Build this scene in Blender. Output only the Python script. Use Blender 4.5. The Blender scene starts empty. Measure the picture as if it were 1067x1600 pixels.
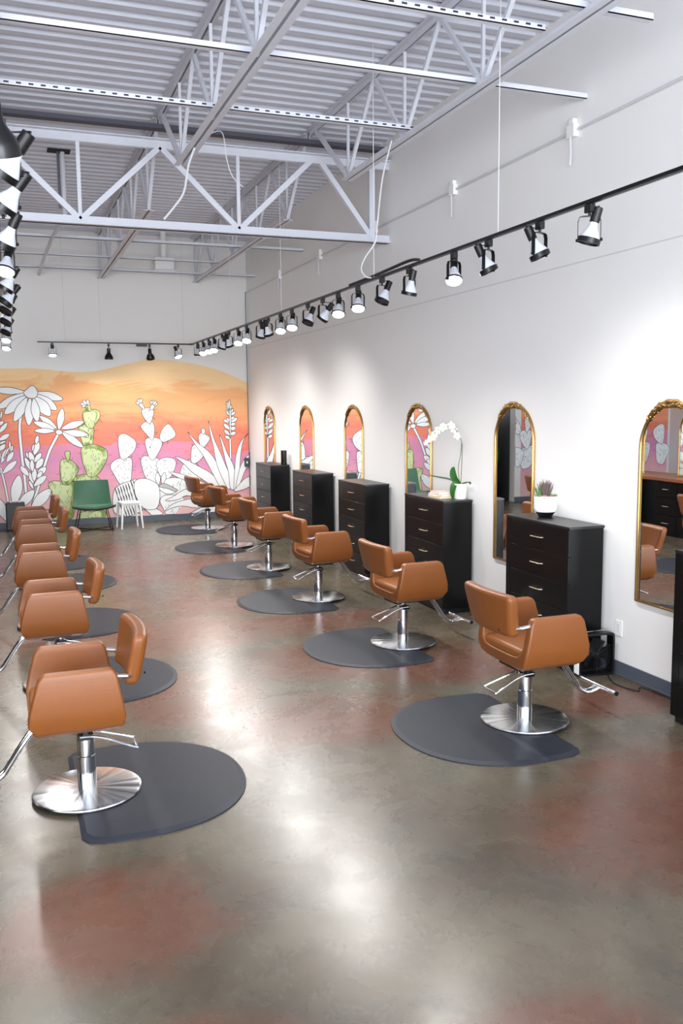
import bpy, bmesh, math, random
from mathutils import Vector, Matrix
random.seed(7)
SC = bpy.context.scene; COL = SC.collection
# ---------------- camera ----------------
R_ = Vector((0.936, -0.353, -0.009)); 
def _basis():
    p, yaw, roll = math.radians(6.776), math.radians(20.615), math.radians(-0.525)
    fw = Vector((math.sin(yaw)*math.cos(p), math.cos(yaw)*math.cos(p), -math.sin(p)))
    r = Vector((math.cos(yaw), -math.sin(yaw), 0)); u = r.cross(fw)
    return r*math.cos(roll)+u*math.sin(roll), u*math.cos(roll)-r*math.sin(roll), fw
r_, u_, f_ = _basis()
cd = bpy.data.cameras.new('camera'); cam = bpy.data.objects.new('camera', cd); COL.objects.link(cam)
cd.sensor_fit = 'VERTICAL'; cd.sensor_height = 24; cd.lens = 1375.73*24/1600; cd.clip_start = .05
M = Matrix((r_, u_, -f_)).transposed().to_4x4(); M.translation = Vector((0, 0, 2.05)); cam.matrix_world = M
SC.camera = cam
SC.view_settings.view_transform = 'Standard'; SC.view_settings.look = 'None'; SC.view_settings.gamma = 1
SC.view_settings.use_curve_mapping = False; SC.view_settings.exposure = 0.7
# ---------------- world and daylight fill ----------------
wd = bpy.data.worlds.new('world'); SC.world = wd; wd.use_nodes = True
bg = wd.node_tree.nodes['Background']; bg.inputs[0].default_value = (.62, .78, 1, 1); bg.inputs[1].default_value = 1.0
def area(name, loc, rot, sx, sy, power, col):
    l = bpy.data.lights.new(name, 'AREA'); l.shape = 'RECTANGLE'; l.size = sx; l.size_y = sy; l.energy = power; l.color = col
    o = bpy.data.objects.new(name, l); COL.objects.link(o); o.location = loc; o.rotation_euler = rot; return o
XW, YB, XL, YF, ZC = 4.285, 16.32, -5.65, -4.5, 5.12
# added fill light inside the unseen storefront window, standing in for daylight
area('daylight_fill', (-.6, YF+.35, 1.95), (math.radians(90), 0, 0), 8.6, 3.1, 1000, (.88, .93, 1))
# ---------------- materials ----------------
def s2l(c):
    return tuple(((v/255)/12.92 if v/255 <= .04045 else ((v/255+.055)/1.055)**2.4) for v in c)
MATS = {}
def mat(name, col, rough=.5, metal=0, nscale=20, namt=.04, bump=0, bscale=60, spec=.5, emit=None, estr=0, coat=0, trans=0):
    if name in MATS: return MATS[name]
    m = bpy.data.materials.new(name); m.use_nodes = True; nt = m.node_tree; b = nt.nodes['Principled BSDF']
    c = s2l(col)
    tc = nt.nodes.new('ShaderNodeTexCoord'); n = nt.nodes.new('ShaderNodeTexNoise'); n.inputs['Scale'].default_value = nscale
    nt.links.new(tc.outputs['Object'], n.inputs['Vector'])
    mx = nt.nodes.new('ShaderNodeMix'); mx.data_type = 'RGBA'
    mx.inputs[6].default_value = tuple(max(0, v*(1-namt)) for v in c)+(1,); mx.inputs[7].default_value = tuple(min(1, v*(1+namt)) for v in c)+(1,)
    nt.links.new(n.outputs['Fac'], mx.inputs[0]); nt.links.new(mx.outputs[2], b.inputs['Base Color'])
    b.inputs['Roughness'].default_value = rough; b.inputs['Metallic'].default_value = metal
    b.inputs['Specular IOR Level'].default_value = spec; b.inputs['Coat Weight'].default_value = coat
    b.inputs['Transmission Weight'].default_value = trans
    if emit: b.inputs['Emission Color'].default_value = (*emit, 1); b.inputs['Emission Strength'].default_value = estr
    if bump:
        n2 = nt.nodes.new('ShaderNodeTexNoise'); n2.inputs['Scale'].default_value = bscale; nt.links.new(tc.outputs['Object'], n2.inputs['Vector'])
        bp = nt.nodes.new('ShaderNodeBump'); bp.inputs['Strength'].default_value = bump; bp.inputs['Distance'].default_value = .01
        nt.links.new(n2.outputs['Fac'], bp.inputs['Height']); nt.links.new(bp.outputs[0], b.inputs['Normal'])
    MATS[name] = m; return m
m_wall = mat('painted_wall', (236, 235, 233), .55, nscale=3, namt=.012, bump=.05, bscale=25)
m_wallb = mat('painted_end_wall', (226, 223, 219), .6, nscale=3, namt=.012)
m_deck = mat('painted_roof_deck', (208, 211, 222), .6, nscale=8, namt=.04)
m_steel = mat('painted_steel', (206, 208, 216), .5, nscale=12, namt=.04)
m_gap_shade = mat('painted_gap_shade', (74, 76, 88), .6)
m_base = mat('grey_blue_rubber_base', (80, 87, 98), .45, nscale=10, namt=.05)
m_leather = mat('rust_tan_leather', (120, 68, 27), .42, nscale=6, namt=.07, bump=.12, bscale=260, spec=.45)
m_leather2 = mat('tan_leather_seat', (126, 74, 30), .45, nscale=6, namt=.07, bump=.12, bscale=260)
m_chrome = mat('polished_chrome', (222, 223, 226), .08, 1, namt=.02)
m_black = mat('black_plastic', (11, 11, 12), .4, namt=.1)
m_blackm = mat('black_metal', (16, 16, 18), .3, .3, namt=.1)
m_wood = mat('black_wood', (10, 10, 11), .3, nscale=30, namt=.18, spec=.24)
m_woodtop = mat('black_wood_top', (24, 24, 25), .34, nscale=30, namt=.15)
m_brass = mat('pale_brass_handle', (236, 220, 190), .2, 1)
m_gold = mat('gold_leaf', (172, 136, 84), .42, 1, nscale=40, namt=.2)
m_glass = mat('mirror_silver', (238, 241, 243), .01, 1, namt=.0)
m_mat = mat('dark_grey_rubber_mat', (30, 35, 45), .55, nscale=90, spec=.3, namt=.08, bump=.1, bscale=300)
m_white = mat('white_plastic', (238, 238, 236), .4)
m_ceramic = mat('white_ceramic', (240, 240, 238), .18, coat=.3)
m_green = mat('green_leatherette', (46, 92, 66), .45, nscale=12, namt=.08)
m_leaf = mat('glossy_green_leaf', (38, 92, 30), .35, nscale=9, namt=.2)
m_stem = mat('dark_green_stem', (66, 84, 44), .5)
m_petal = mat('white_petal', (246, 246, 240), .5, nscale=30, namt=.02)
m_pollen = mat('yellow_green_flower_centre', (206, 208, 110), .5)
m_succ = mat('grey_green_succulent', (104, 138, 84), .5, nscale=30, namt=.25)
m_succp = mat('pink_succulent', (186, 130, 130), .5, nscale=30, namt=.25)
m_succd = mat('dusky_purple_spike', (110, 96, 92), .55, nscale=30, namt=.25)
m_soil = mat('dark_soil', (58, 44, 34), .9, nscale=80, namt=.4)
m_slab = mat('warm_wood_slab', (130, 76, 48), .3, nscale=7, namt=.3)
m_porc = mat('bulb_white_glass', (196, 200, 210), .3, emit=(.9, .95, 1), estr=.05)
m_lit = mat('lit_bulb_face', (255, 255, 255), .3, emit=(.93, .97, 1), estr=10)
m_cable = mat('black_cable', (24, 24, 26), .5)
m_wcable = mat('white_cable', (205, 206, 209), .5)

def brushed(name):
    m = bpy.data.materials.new(name); m.use_nodes = True; nt = m.node_tree; b = nt.nodes['Principled BSDF']
    b.inputs['Metallic'].default_value = 1; b.inputs['Roughness'].default_value = .17
    tc = nt.nodes.new('ShaderNodeTexCoord'); sp = nt.nodes.new('ShaderNodeSeparateXYZ'); nt.links.new(tc.outputs['Object'], sp.inputs[0])
    at = nt.nodes.new('ShaderNodeMath'); at.operation = 'ARCTAN2'; nt.links.new(sp.outputs[1], at.inputs[0]); nt.links.new(sp.outputs[0], at.inputs[1])
    n = nt.nodes.new('ShaderNodeTexNoise'); n.noise_dimensions = '1D'; n.inputs['Scale'].default_value = 5; n.inputs['Detail'].default_value = 5
    nt.links.new(at.outputs[0], n.inputs['W'])
    cr = nt.nodes.new('ShaderNodeValToRGB'); cr.color_ramp.elements[0].position = .3; cr.color_ramp.elements[0].color = (.46, .47, .48, 1); cr.color_ramp.elements[1].position = .7; cr.color_ramp.elements[1].color = (.88, .89, .9, 1)
    nt.links.new(n.outputs['Fac'], cr.inputs[0]); nt.links.new(cr.outputs[0], b.inputs['Base Color'])
    rr = nt.nodes.new('ShaderNodeMapRange'); rr.inputs[3].default_value = .08; rr.inputs[4].default_value = .32
    nt.links.new(n.outputs['Fac'], rr.inputs[0]); nt.links.new(rr.outputs[0], b.inputs['Roughness'])
    return m
m_brushed = brushed('brushed_steel_disc')

def N(nt, t, **kw):
    n = nt.nodes.new(t)
    for k, v in kw.items(): setattr(n, k, v)
    return n
def floor_material():
    m = bpy.data.materials.new('stained_polished_concrete'); m.use_nodes = True; nt = m.node_tree; b = nt.nodes['Principled BSDF']; lk = nt.links.new
    geo = N(nt, 'ShaderNodeNewGeometry'); P = geo.outputs['Position']
    def noise(scale, detail=6, rough=.6, dist=0, vec=P):
        n = N(nt, 'ShaderNodeTexNoise'); n.inputs['Scale'].default_value = scale; n.inputs['Detail'].default_value = detail
        n.inputs['Roughness'].default_value = rough; n.inputs['Distortion'].default_value = dist; lk(vec, n.inputs['Vector']); return n.outputs['Fac']
    def ramp(f, a, bb, c0=(0, 0, 0, 1), c1=(1, 1, 1, 1)):
        r = N(nt, 'ShaderNodeValToRGB'); e = r.color_ramp.elements; e[0].position = a; e[1].position = bb; e[0].color = c0; e[1].color = c1; lk(f, r.inputs[0]); return r.outputs[0]
    def mix(f, a, bb, blend='MIX'):
        x = N(nt, 'ShaderNodeMix', data_type='RGBA', blend_type=blend)
        for s, v in ((0, f), (6, a), (7, bb)):
            if hasattr(v, 'is_linked'): lk(v, x.inputs[s])
            else: x.inputs[s].default_value = v if s == 0 else (*s2l(v), 1)
        return x.outputs[2]
    def math_(op, a, bb=0, c=None):
        x = N(nt, 'ShaderNodeMath', operation=op)
        for i, v in enumerate((a, bb)):
            if hasattr(v, 'is_linked'): lk(v, x.inputs[i])
            else: x.inputs[i].default_value = v
        return x.outputs[0]
    base = mix(ramp(noise(1.1, 6, .62, .4), .35, .68), (60, 55, 45), (98, 90, 74))
    base = mix(ramp(noise(.55, 4, .6, .3), .5, .75), base, (70, 72, 60))
    # red acid-stain blooms where the floor shows them
    spots = [(2.6, 6.6, .95, .55), (1.9, 5.3, .8, .5), (2.95, 3.3, .75, .55), (3.4, 3.75, .6, .45), (1.4, 7.9, .9, .6), (.35, 3.45, .5, .4), (1.1, 6.1, .5, .6),
             (.9, 8.0, 1.0, .5), (2.0, 11.3, 1.2, .8), (2.6, 7.9, .9, .4), (.45, 2.45, .4, .3), (1.55, 2.2, .4, .25), (3.3, 6.1, .8, .45), (2.2, 9.0, .8, .5), (-1.2, 8, 1, 2), (1.2, 13, .9, .8), (3.9, 4.9, .5, .3)]
    tot = None
    for x, y, rx, ry in spots:
        mp = N(nt, 'ShaderNodeMapping'); mp.vector_type = 'POINT'; mp.inputs['Scale'].default_value = (1/rx, 1/ry, 1); mp.inputs['Location'].default_value = (-x/rx, -y/ry, 0)
        lk(P, mp.inputs[0]); ln = N(nt, 'ShaderNodeVectorMath', operation='LENGTH'); lk(mp.outputs[0], ln.inputs[0])
        mr = N(nt, 'ShaderNodeMapRange'); mr.inputs[1].default_value = 1.25; mr.inputs[2].default_value = 0; lk(ln.outputs['Value'], mr.inputs[0])
        tot = mr.outputs[0] if tot is None else math_('MAXIMUM', tot, mr.outputs[0])
    red = math_('MULTIPLY', tot, ramp(noise(2.1, 9, .74, .3), .34, .58)); red = math_('MINIMUM', math_('MULTIPLY', red, 2.2), .66)
    base = mix(red, base, (98, 46, 32))
    brn = ramp(noise(1.9, 9, .72, .25), .46, .78); base = mix(math_('MULTIPLY', brn, .6), base, (72, 48, 36))
    dark = ramp(noise(1.3, 9, .72, .2), .52, .75); base = mix(math_('MULTIPLY', dark, .5), base, (44, 40, 34))
    fine = noise(14, 8, .75); base = mix(math_('MULTIPLY', ramp(fine, .3, .75), .22), base, (120, 110, 96))
    # hairline cracks and small chips
    vo = N(nt, 'ShaderNodeTexVoronoi', feature='DISTANCE_TO_EDGE'); vo.inputs['Scale'].default_value = .42
    wv = N(nt, 'ShaderNodeTexNoise'); wv.inputs['Scale'].default_value = 2.2; wv.inputs['Detail'].default_value = 8; lk(P, wv.inputs['Vector'])
    av = N(nt, 'ShaderNodeVectorMath', operation='ADD'); lk(P, av.inputs[0]); lk(wv.outputs['Color'], av.inputs[1]); lk(av.outputs[0], vo.inputs['Vector'])
    crack = ramp(vo.outputs['Distance'], .0, .0035, (1, 1, 1, 1), (0, 0, 0, 1)); base = mix(math_('MULTIPLY', crack, math_('MULTIPLY', .55, ramp(noise(.8, 2), .45, .6))), base, (60, 52, 44))
    v2 = N(nt, 'ShaderNodeTexVoronoi'); v2.inputs['Scale'].default_value = 3.3; lk(P, v2.inputs['Vector'])
    base = mix(math_('MULTIPLY', ramp(v2.outputs['Distance'], .018, .035, (1, 1, 1, 1), (0, 0, 0, 1)), .5), base, (58, 52, 48))
    lk(base, b.inputs['Base Color'])
    ro = N(nt, 'ShaderNodeMapRange'); ro.inputs[3].default_value = .19; ro.inputs[4].default_value = .36; lk(noise(3.5, 7, .7, .5), ro.inputs[0]); lk(ro.outputs[0], b.inputs['Roughness'])
    b.inputs['Specular IOR Level'].default_value = .42
    b.inputs['Coat Weight'].default_value = .0; b.inputs['Coat Roughness'].default_value = .12
    bp = N(nt, 'ShaderNodeBump'); bp.inputs['Strength'].default_value = .12; bp.inputs['Distance'].default_value = .004; lk(noise(5, 6, .6), bp.inputs['Height']); lk(bp.outputs[0], b.inputs['Normal'])
    return m
def mural_material():
    m = bpy.data.materials.new('sunset_mural_paint'); m.use_nodes = True; nt = m.node_tree; b = nt.nodes['Principled BSDF']; lk = nt.links.new
    geo = N(nt, 'ShaderNodeNewGeometry'); P = geo.outputs['Position']
    mp = N(nt, 'ShaderNodeMapping'); mp.inputs['Scale'].default_value = (.55, 0, 2.2); lk(P, mp.inputs[0])
    n = N(nt, 'ShaderNodeTexNoise'); n.inputs['Scale'].default_value = 1.1; n.inputs['Detail'].default_value = 7; n.inputs['Roughness'].default_value = .62; n.inputs['Distortion'].default_value = 1.2; lk(mp.outputs[0], n.inputs['Vector'])
    sp = N(nt, 'ShaderNodeSeparateXYZ'); lk(P, sp.inputs[0])
    a = N(nt, 'ShaderNodeMath', operation='MULTIPLY_ADD'); lk(n.outputs['Fac'], a.inputs[0]); a.inputs[1].default_value = 1.2; lk(sp.outputs[2], a.inputs[2])
    # colour bands drop towards the right end of the wall and rise to the middle
    sx = N(nt, 'ShaderNodeMapRange'); sx.inputs[1].default_value = 2.2; sx.inputs[2].default_value = 4.3; sx.inputs[3].default_value = 0; sx.inputs[4].default_value = .22; lk(sp.outputs[0], sx.inputs[0])
    a2 = N(nt, 'ShaderNodeMath', operation='ADD'); lk(a.outputs[0], a2.inputs[0]); lk(sx.outputs[0], a2.inputs[1])
    mr = N(nt, 'ShaderNodeMapRange'); mr.inputs[1].default_value = .6; mr.inputs[2].default_value = 3.6; lk(a2.outputs[0], mr.inputs[0])
    cr = N(nt, 'ShaderNodeValToRGB'); e = cr.color_ramp.elements
    stops = [(0, (228, 186, 176)), (.17, (228, 174, 178)), (.3, (224, 150, 176)), (.40, (210, 140, 176)), (.475, (216, 138, 160)), (.50, (228, 128, 108)), (.58, (232, 132, 104)), (.635, (238, 154, 112)), (.70, (240, 172, 120)), (.82, (242, 180, 124)), (.85, (244, 204, 150)), (1, (240, 206, 158))]
    e[0].position = 0; e[0].color = (*s2l(stops[0][1]), 1); e[1].position = 1; e[1].color = (*s2l(stops[-1][1]), 1)
    for p_, c in stops[1:-1]: q = e.new(p_); q.color = (*s2l(c), 1)
    lk(mr.outputs[0], cr.inputs[0])
    # brush streaks
    mp2 = N(nt, 'ShaderNodeMapping'); mp2.inputs['Scale'].default_value = (.8, 0, 4); lk(P, mp2.inputs[0])
    n2 = N(nt, 'ShaderNodeTexNoise'); n2.inputs['Scale'].default_value = 1.6; n2.inputs['Detail'].default_value = 6; n2.inputs['Distortion'].default_value = .8; lk(mp2.outputs[0], n2.inputs['Vector'])
    r2 = N(nt, 'ShaderNodeMapRange'); r2.inputs[1].default_value = .56; r2.inputs[2].default_value = .66; r2.inputs[4].default_value = .45; lk(n2.outputs['Fac'], r2.inputs[0])
    hu = N(nt, 'ShaderNodeHueSaturation'); hu.inputs['Hue'].default_value = .485; hu.inputs['Saturation'].default_value = 1.1; hu.inputs['Value'].default_value = .98; lk(cr.outputs[0], hu.inputs['Color'])
    mx = N(nt, 'ShaderNodeMix', data_type='RGBA'); lk(r2.outputs[0], mx.inputs[0]); lk(cr.outputs[0], mx.inputs[6]); lk(hu.outputs[0], mx.inputs[7])
    lk(mx.outputs[2], b.inputs['Base Color']); b.inputs['Roughness'].default_value = .7
    return m

# ---------------- mesh helpers ----------------
class MB:
    def __init__(s): s.v = []; s.f = []; s.mi = []; s.cur = 0
    def add(s, vs, fs):
        o = len(s.v); s.v += [tuple(v) for v in vs]; s.f += [tuple(i+o for i in f) for f in fs]; s.mi += [s.cur]*len(fs)
    def box(s, x0, x1, y0, y1, z0, z1):
        vs = [(x, y, z) for x in (x0, x1) for y in (y0, y1) for z in (z0, z1)]
        s.add(vs, [(0, 1, 3, 2), (4, 6, 7, 5), (0, 4, 5, 1), (2, 3, 7, 6), (0, 2, 6, 4), (1, 5, 7, 3)])
    def bar(s, p0, p1, w, h, up=(0, 0, 1)):
        p0 = Vector(p0); p1 = Vector(p1); d = (p1-p0).normalized(); up = Vector(up)
        a = d.cross(up)
        if a.length < 1e-4: a = d.cross(Vector((1, 0, 0)))
        a.normalize(); b = a.cross(d).normalized()
        vs = [p+a*sa*w/2+b*sb*h/2 for p in (p0, p1) for sa, sb in ((-1, -1), (1, -1), (1, 1), (-1, 1))]
        s.add(vs, [(0, 3, 2, 1), (4, 5, 6, 7), (0, 1, 5, 4), (1, 2, 6, 5), (2, 3, 7, 6), (3, 0, 4, 7)])
    def tube(s, pts, r, n=10, closed=False, caps=True, flat=None):
        pts = [Vector(p) for p in pts]; m = len(pts); rs = r if isinstance(r, (list, tuple)) else [r]*m
        rings = []; prev = None
        for i, p in enumerate(pts):
            if closed: d = pts[(i+1) % m]-pts[i-1]
            else: d = pts[min(i+1, m-1)]-pts[max(i-1, 0)]
            d.normalize()
            if prev is None:
                a = d.cross(Vector((0, 0, 1)))
                if a.length < 1e-3: a = d.cross(Vector((0, 1, 0)))
            else: a = prev-d*prev.dot(d)
            a.normalize(); prev = a; b = d.cross(a)
            k = flat if flat else 1
            rings.append([p+(a*math.cos(2*math.pi*j/n)+b*math.sin(2*math.pi*j/n)*k)*rs[i] for j in range(n)])
        vs = [v for rg in rings for v in rg]; fs = []
        for i in range(m if closed else m-1):
            o = i*n; q = ((i+1) % m)*n
            for j in range(n): fs.append((o+j, o+(j+1) % n, q+(j+1) % n, q+j))
        if caps and not closed: fs.append(tuple(reversed(range(n)))); fs.append(tuple(range((m-1)*n, m*n)))
        s.add(vs, fs)
    def lathe(s, prof, c=(0, 0, 0), n=32, axis=None):
        c = Vector(c); q = Vector((0, 0, 1)).rotation_difference(Vector(axis).normalized()) if axis is not None else None
        vs = []; fs = []
        for r, z in prof:
            for j in range(n):
                v = Vector((r*math.cos(2*math.pi*j/n), r*math.sin(2*math.pi*j/n), z))
                if q: v = q @ v
                vs.append(v+c)
        for i in range(len(prof)-1):
            for j in range(n): fs.append((i*n+j, i*n+(j+1) % n, (i+1)*n+(j+1) % n, (i+1)*n+j))
        if prof[0][0] > 1e-4: fs.append(tuple(reversed(range(n))))
        if prof[-1][0] > 1e-4: fs.append(tuple(range((len(prof)-1)*n, len(prof)*n)))
        s.add(vs, fs)
    def ell(s, c, r, n=10, m=7, rot=None):
        c = Vector(c); vs = []; fs = []
        for i in range(m+1):
            t = math.pi*i/m
            for j in range(n):
                v = Vector((r[0]*math.sin(t)*math.cos(2*math.pi*j/n), r[1]*math.sin(t)*math.sin(2*math.pi*j/n), r[2]*math.cos(t)))
                if rot: v = rot @ v
                vs.append(c+v)
        for i in range(m):
            for j in range(n): fs.append((i*n+j, i*n+(j+1) % n, (i+1)*n+(j+1) % n, (i+1)*n+j))
        s.add(vs, fs)
    def prism(s, poly, t, plane='xy', o=0):
        n = len(poly)
        def P(a, b, c): return {'xy': (a, b, c), 'yz': (c, a, b), 'xz': (a, c, b)}[plane]
        vs = [P(a, b, o) for a, b in poly]+[P(a, b, o+t) for a, b in poly]
        fs = [tuple(reversed(range(n))), tuple(range(n, 2*n))]+[(i, (i+1) % n, n+(i+1) % n, n+i) for i in range(n)]
        s.add(vs, fs)
    def build(s, name, mats, parent=None, bevel=0, seg=2, sub=0, ang=35, smooth=True):
        me = bpy.data.meshes.new(name); me.from_pydata(s.v, [], s.f)
        mats = mats if isinstance(mats, (list, tuple)) else [mats]
        for m in mats: me.materials.append(m)
        if len(mats) > 1: me.polygons.foreach_set('material_index', s.mi)
        bm = bmesh.new(); bm.from_mesh(me); bmesh.ops.remove_doubles(bm, verts=bm.verts, dist=1e-5); bmesh.ops.recalc_face_normals(bm, faces=bm.faces); bm.to_mesh(me); bm.free()
        if smooth:
            me.polygons.foreach_set('use_smooth', [True]*len(me.polygons))
            if not sub: me.set_sharp_from_angle(angle=math.radians(ang))
        o = bpy.data.objects.new(name, me); COL.objects.link(o)
        if parent: o.parent = parent
        if bevel:
            b = o.modifiers.new('bevel', 'BEVEL'); b.width = bevel; b.segments = seg; b.limit_method = 'ANGLE'; b.angle_limit = math.radians(30); b.harden_normals = not sub
        if sub:
            q = o.modifiers.new('subdivision', 'SUBSURF'); q.levels = sub; q.render_levels = sub
        return o
def thing(name, label, cat, loc=(0, 0, 0), rz=0, group=None):
    o = bpy.data.objects.new(name, None); o.empty_display_size = .1; COL.objects.link(o); o.location = loc; o.rotation_euler = (0, 0, rz); tag(o, label, cat, group); return o
def tag(o, label, cat, group=None):
    o['label'] = label; o['category'] = cat
    if group: o['group'] = group
    return o
def struct(o): o['kind'] = 'structure'; return o
def dup(root, loc, rz, label, group=None):
    def cp(o, par):
        c = o.copy(); COL.objects.link(c)
        if par: c.parent = par
        for ch in o.children: cp(ch, c)
        return c
    r = cp(root, None); r.location = loc; r.rotation_euler = (0, 0, rz); r['label'] = label
    if group: r['group'] = group
    return r
def catmull(p, k=4, closed=True):
    p = [Vector((a[0], a[1])) for a in p]; n = len(p); out = []
    for i in range(n if closed else n-1):
        if closed: a, b, c, d = p[i-1], p[i], p[(i+1) % n], p[(i+2) % n]
        else: a, b, c, d = p[max(i-1, 0)], p[i], p[i+1], p[min(i+2, n-1)]
        for j in range(k):
            t = j/k; out.append(.5*((2*b)+(c-a)*t+(2*a-5*b+4*c-d)*t*t+(3*b-a-3*c+d)*t**3))
    if not closed: out.append(p[-1])
    return out
def c3(pts, k=5):
    P = [Vector(p) for p in pts]; n = len(P); out = []
    for i in range(n-1):
        a, b, c, d = P[max(i-1, 0)], P[i], P[i+1], P[min(i+2, n-1)]
        for j in range(k):
            t = j/k; out.append(.5*((2*b)+(c-a)*t+(2*a-5*b+4*c-d)*t*t+(3*b-a-3*c+d)*t**3))
    out.append(P[-1]); return out

# ---------------- room shell ----------------
mb = MB(); mb.box(XL-.2, XW+.2, YF-.2, YB+.9, -.12, 0); struct(mb.build('floor', floor_material()))
mb = MB(); mb.box(XW, XW+.2, YF-.2, YB+.2, 0, ZC+.3); struct(mb.build('wall_right', m_wall))
# faint joint line where the lower wallboard meets the block above
mb = MB(); mb.box(XW-.004, XW+.01, YF, YB, 3.166, 3.174); struct(mb.build('trim_1', mat('wall_joint_shadow', (208, 207, 205), .7)))
hx0, hx1, hz = -1.56, -1.08, 2.7   # dark hallway opening in the end wall, seen in the mirrors
mb = MB(); mb.box(XL-.2, hx0, YB, YB+.2, 0, ZC+.3); mb.box(hx1, XW, YB, YB+.2, 0, ZC+.3); mb.box(hx0, hx1, YB, YB+.2, hz, ZC+.3); struct(mb.build('wall_back', m_wallb))
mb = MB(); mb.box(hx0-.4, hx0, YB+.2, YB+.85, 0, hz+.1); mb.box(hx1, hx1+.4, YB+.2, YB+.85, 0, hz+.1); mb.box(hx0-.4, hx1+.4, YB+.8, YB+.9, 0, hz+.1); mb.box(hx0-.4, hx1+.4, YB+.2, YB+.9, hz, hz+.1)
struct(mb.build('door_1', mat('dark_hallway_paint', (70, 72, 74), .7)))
mb = MB(); mb.box(XL-.2, XL, YF-.2, YB+.2, 0, ZC+.3); struct(mb.build('wall_left', m_wall))
wx0, wx1, wz0, wz1 = -5, 3.8, .35, 3.55
mb = MB(); mb.box(XL, wx0, YF-.2, YF, 0, ZC+.3); mb.box(wx1, XW, YF-.2, YF, 0, ZC+.3); mb.box(wx0, wx1, YF-.2, YF, 0, wz0); mb.box(wx0, wx1, YF-.2, YF, wz1, ZC+.3); struct(mb.build('wall_front', m_wall))
wf = MB()  # storefront window out of view, put in to go with the daylight fill
for i in range(6):
    x = wx0+(wx1-wx0)*i/5; wf.box(x-.03, x+.03, YF-.12, YF-.04, wz0, wz1)
wf.box(wx0, wx1, YF-.12, YF-.04, wz0, wz0+.06); wf.box(wx0, wx1, YF-.12, YF-.04, wz1-.06, wz1); wf.box(wx0, wx1, YF-.12, YF-.04, 2.4, 2.46)
w1 = struct(wf.build('window_1', m_black)); g = MB(); g.box(wx0, wx1, YF-.085, YF-.075, wz0, wz1); g.build('pane', mat('clear_glass', (240, 245, 248), .02, trans=1, namt=0), w1)
# baseboards
mb = MB(); mb.box(XW-.012, XW, YF, YB, 0, .105); mb.box(XW-.02, XW, YF, YB, 0, .012); struct(mb.build('baseboard_right', m_base, bevel=.003))
mb = MB(); mb.box(hx1, XW, YB-.012, YB, 0, .105); mb.box(XL, hx0, YB-.012, YB, 0, .105); mb.box(hx1, XW, YB-.02, YB, 0, .012); struct(mb.build('baseboard_back', m_base, bevel=.003))
# corrugated roof deck: flutes run across the room
prof = []; y = -4.7; P_ = .19
while y < YB+.2:
    prof += [(y, ZC), (y+.085, ZC), (y+.115, ZC+.032), (y+.16, ZC+.032)]; y += P_
mb = MB(); n = len(prof)
mb.add([(XL-.2, a, b) for a, b in prof]+[(XW+.2, a, b) for a, b in prof], [(i, i+1, n+i+1, n+i) for i in range(n-1)])
mb.box(XL-.2, XW+.2, -4.7, YB+.3, ZC+.2, ZC+.3)
struct(mb.build('ceiling', m_deck, ang=15))

# ---------------- roof steel ----------------
def bars(name, segs, parent, m=m_steel, tube=True):
    for a, b, r in segs:
        k = MB()
        if tube: k.tube([a, b], r, 8)
        else: k.bar(a, b, r*1.9, r*1.9)
        k.build(name, m, parent)
YG = 9.75; ZL, ZT = 4.33, 5.06
def joist(x, y0, y1, b0, b1, label, phase=0):
    t = thing('roof_joist', label, 'roof joist', (x, y0, ZL), 0, 'white open web joists under the roof deck')
    X = lambda yy, zz, dx=0: (dx, yy-y0, zz-ZL)
    k = MB()
    for s in (-1, 1):
        k.box(s*.011, s*.062, 0, y1-y0, ZT-ZL+.045, ZT-ZL+.053); k.box(s*.011, s*.018, 0, y1-y0, ZT-ZL, ZT-ZL+.053)
    k.build('top_chord', m_steel, t)
    k = MB()
    for s in (-1, 1):
        k.box(s*.011, s*.062, b0-y0, b1-y0, -.004, .004); k.box(s*.011, s*.018, b0-y0, b1-y0, 0, .05)
    k.build('bottom_chord', m_steel, t)
    n = max(2, round((b1-b0-.1)/1.35)); st = (b1-b0-.1)/n; segs = []
    for i in range(n+1):
        yb = b0+.05+st*i
        if 0 < i < n or True: segs.append((X(yb, ZL+.02), X(yb, ZT), .013))
        if i < n:
            segs.append((X(yb, ZL+.02), X(yb+st/2, ZT+.02), .017)); segs.append((X(yb+st, ZL+.02), X(yb+st/2, ZT+.02), .017))
    segs.append((X(b0+.05, ZL+.02), X(max(y0+.05, b0-.7), ZT), .02)); segs.append((X(b1-.05, ZL+.02), X(min(y1-.05, b1+.9), ZT), .02))
    bars('web_bar', segs, t, tube=False)
names = {-1.71: 'left of the pair over the aisle', -.03: 'over the left chair row', 1.65: 'over the middle of the aisle', 3.33: 'nearest the right wall', }
for x in (-5.07, -3.39, -1.71, -.03, 1.65, 3.33):
    nm = {-5.07: 'along the far left wall', -3.39: 'over the far left bay', -1.71: 'left of the left chair row', -.03: 'above the left chair row', 1.65: 'above the aisle middle', 3.33: 'nearest the right wall'}[x]
    joist(x, -4.4, YG-.05, -3.6, 8.62, f'white open web joist {nm}, camera side of the girder')
    joist(x, YG+.05, YB, 10.6, YB-.05, f'white open web joist {nm}, mural side of the girder')
t = thing('roof_girder', 'deep white truss girder crossing the room below the roof joists', 'roof girder', (0, YG, 4.0))
k = MB()
for s in (-1, 1): k.box(XL, XW, s*.012, s*.085, -.05, -.038); k.box(XL, XW, s*.012, s*.024, -.05, .04)
k.build('bottom_chord', m_steel, t); k = MB()
for s in (-1, 1): k.box(XL, XW, s*.012, s*.085, .86, .872); k.box(XL, XW, s*.012, s*.024, .78, .872)
k.build('top_chord', m_steel, t)
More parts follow.
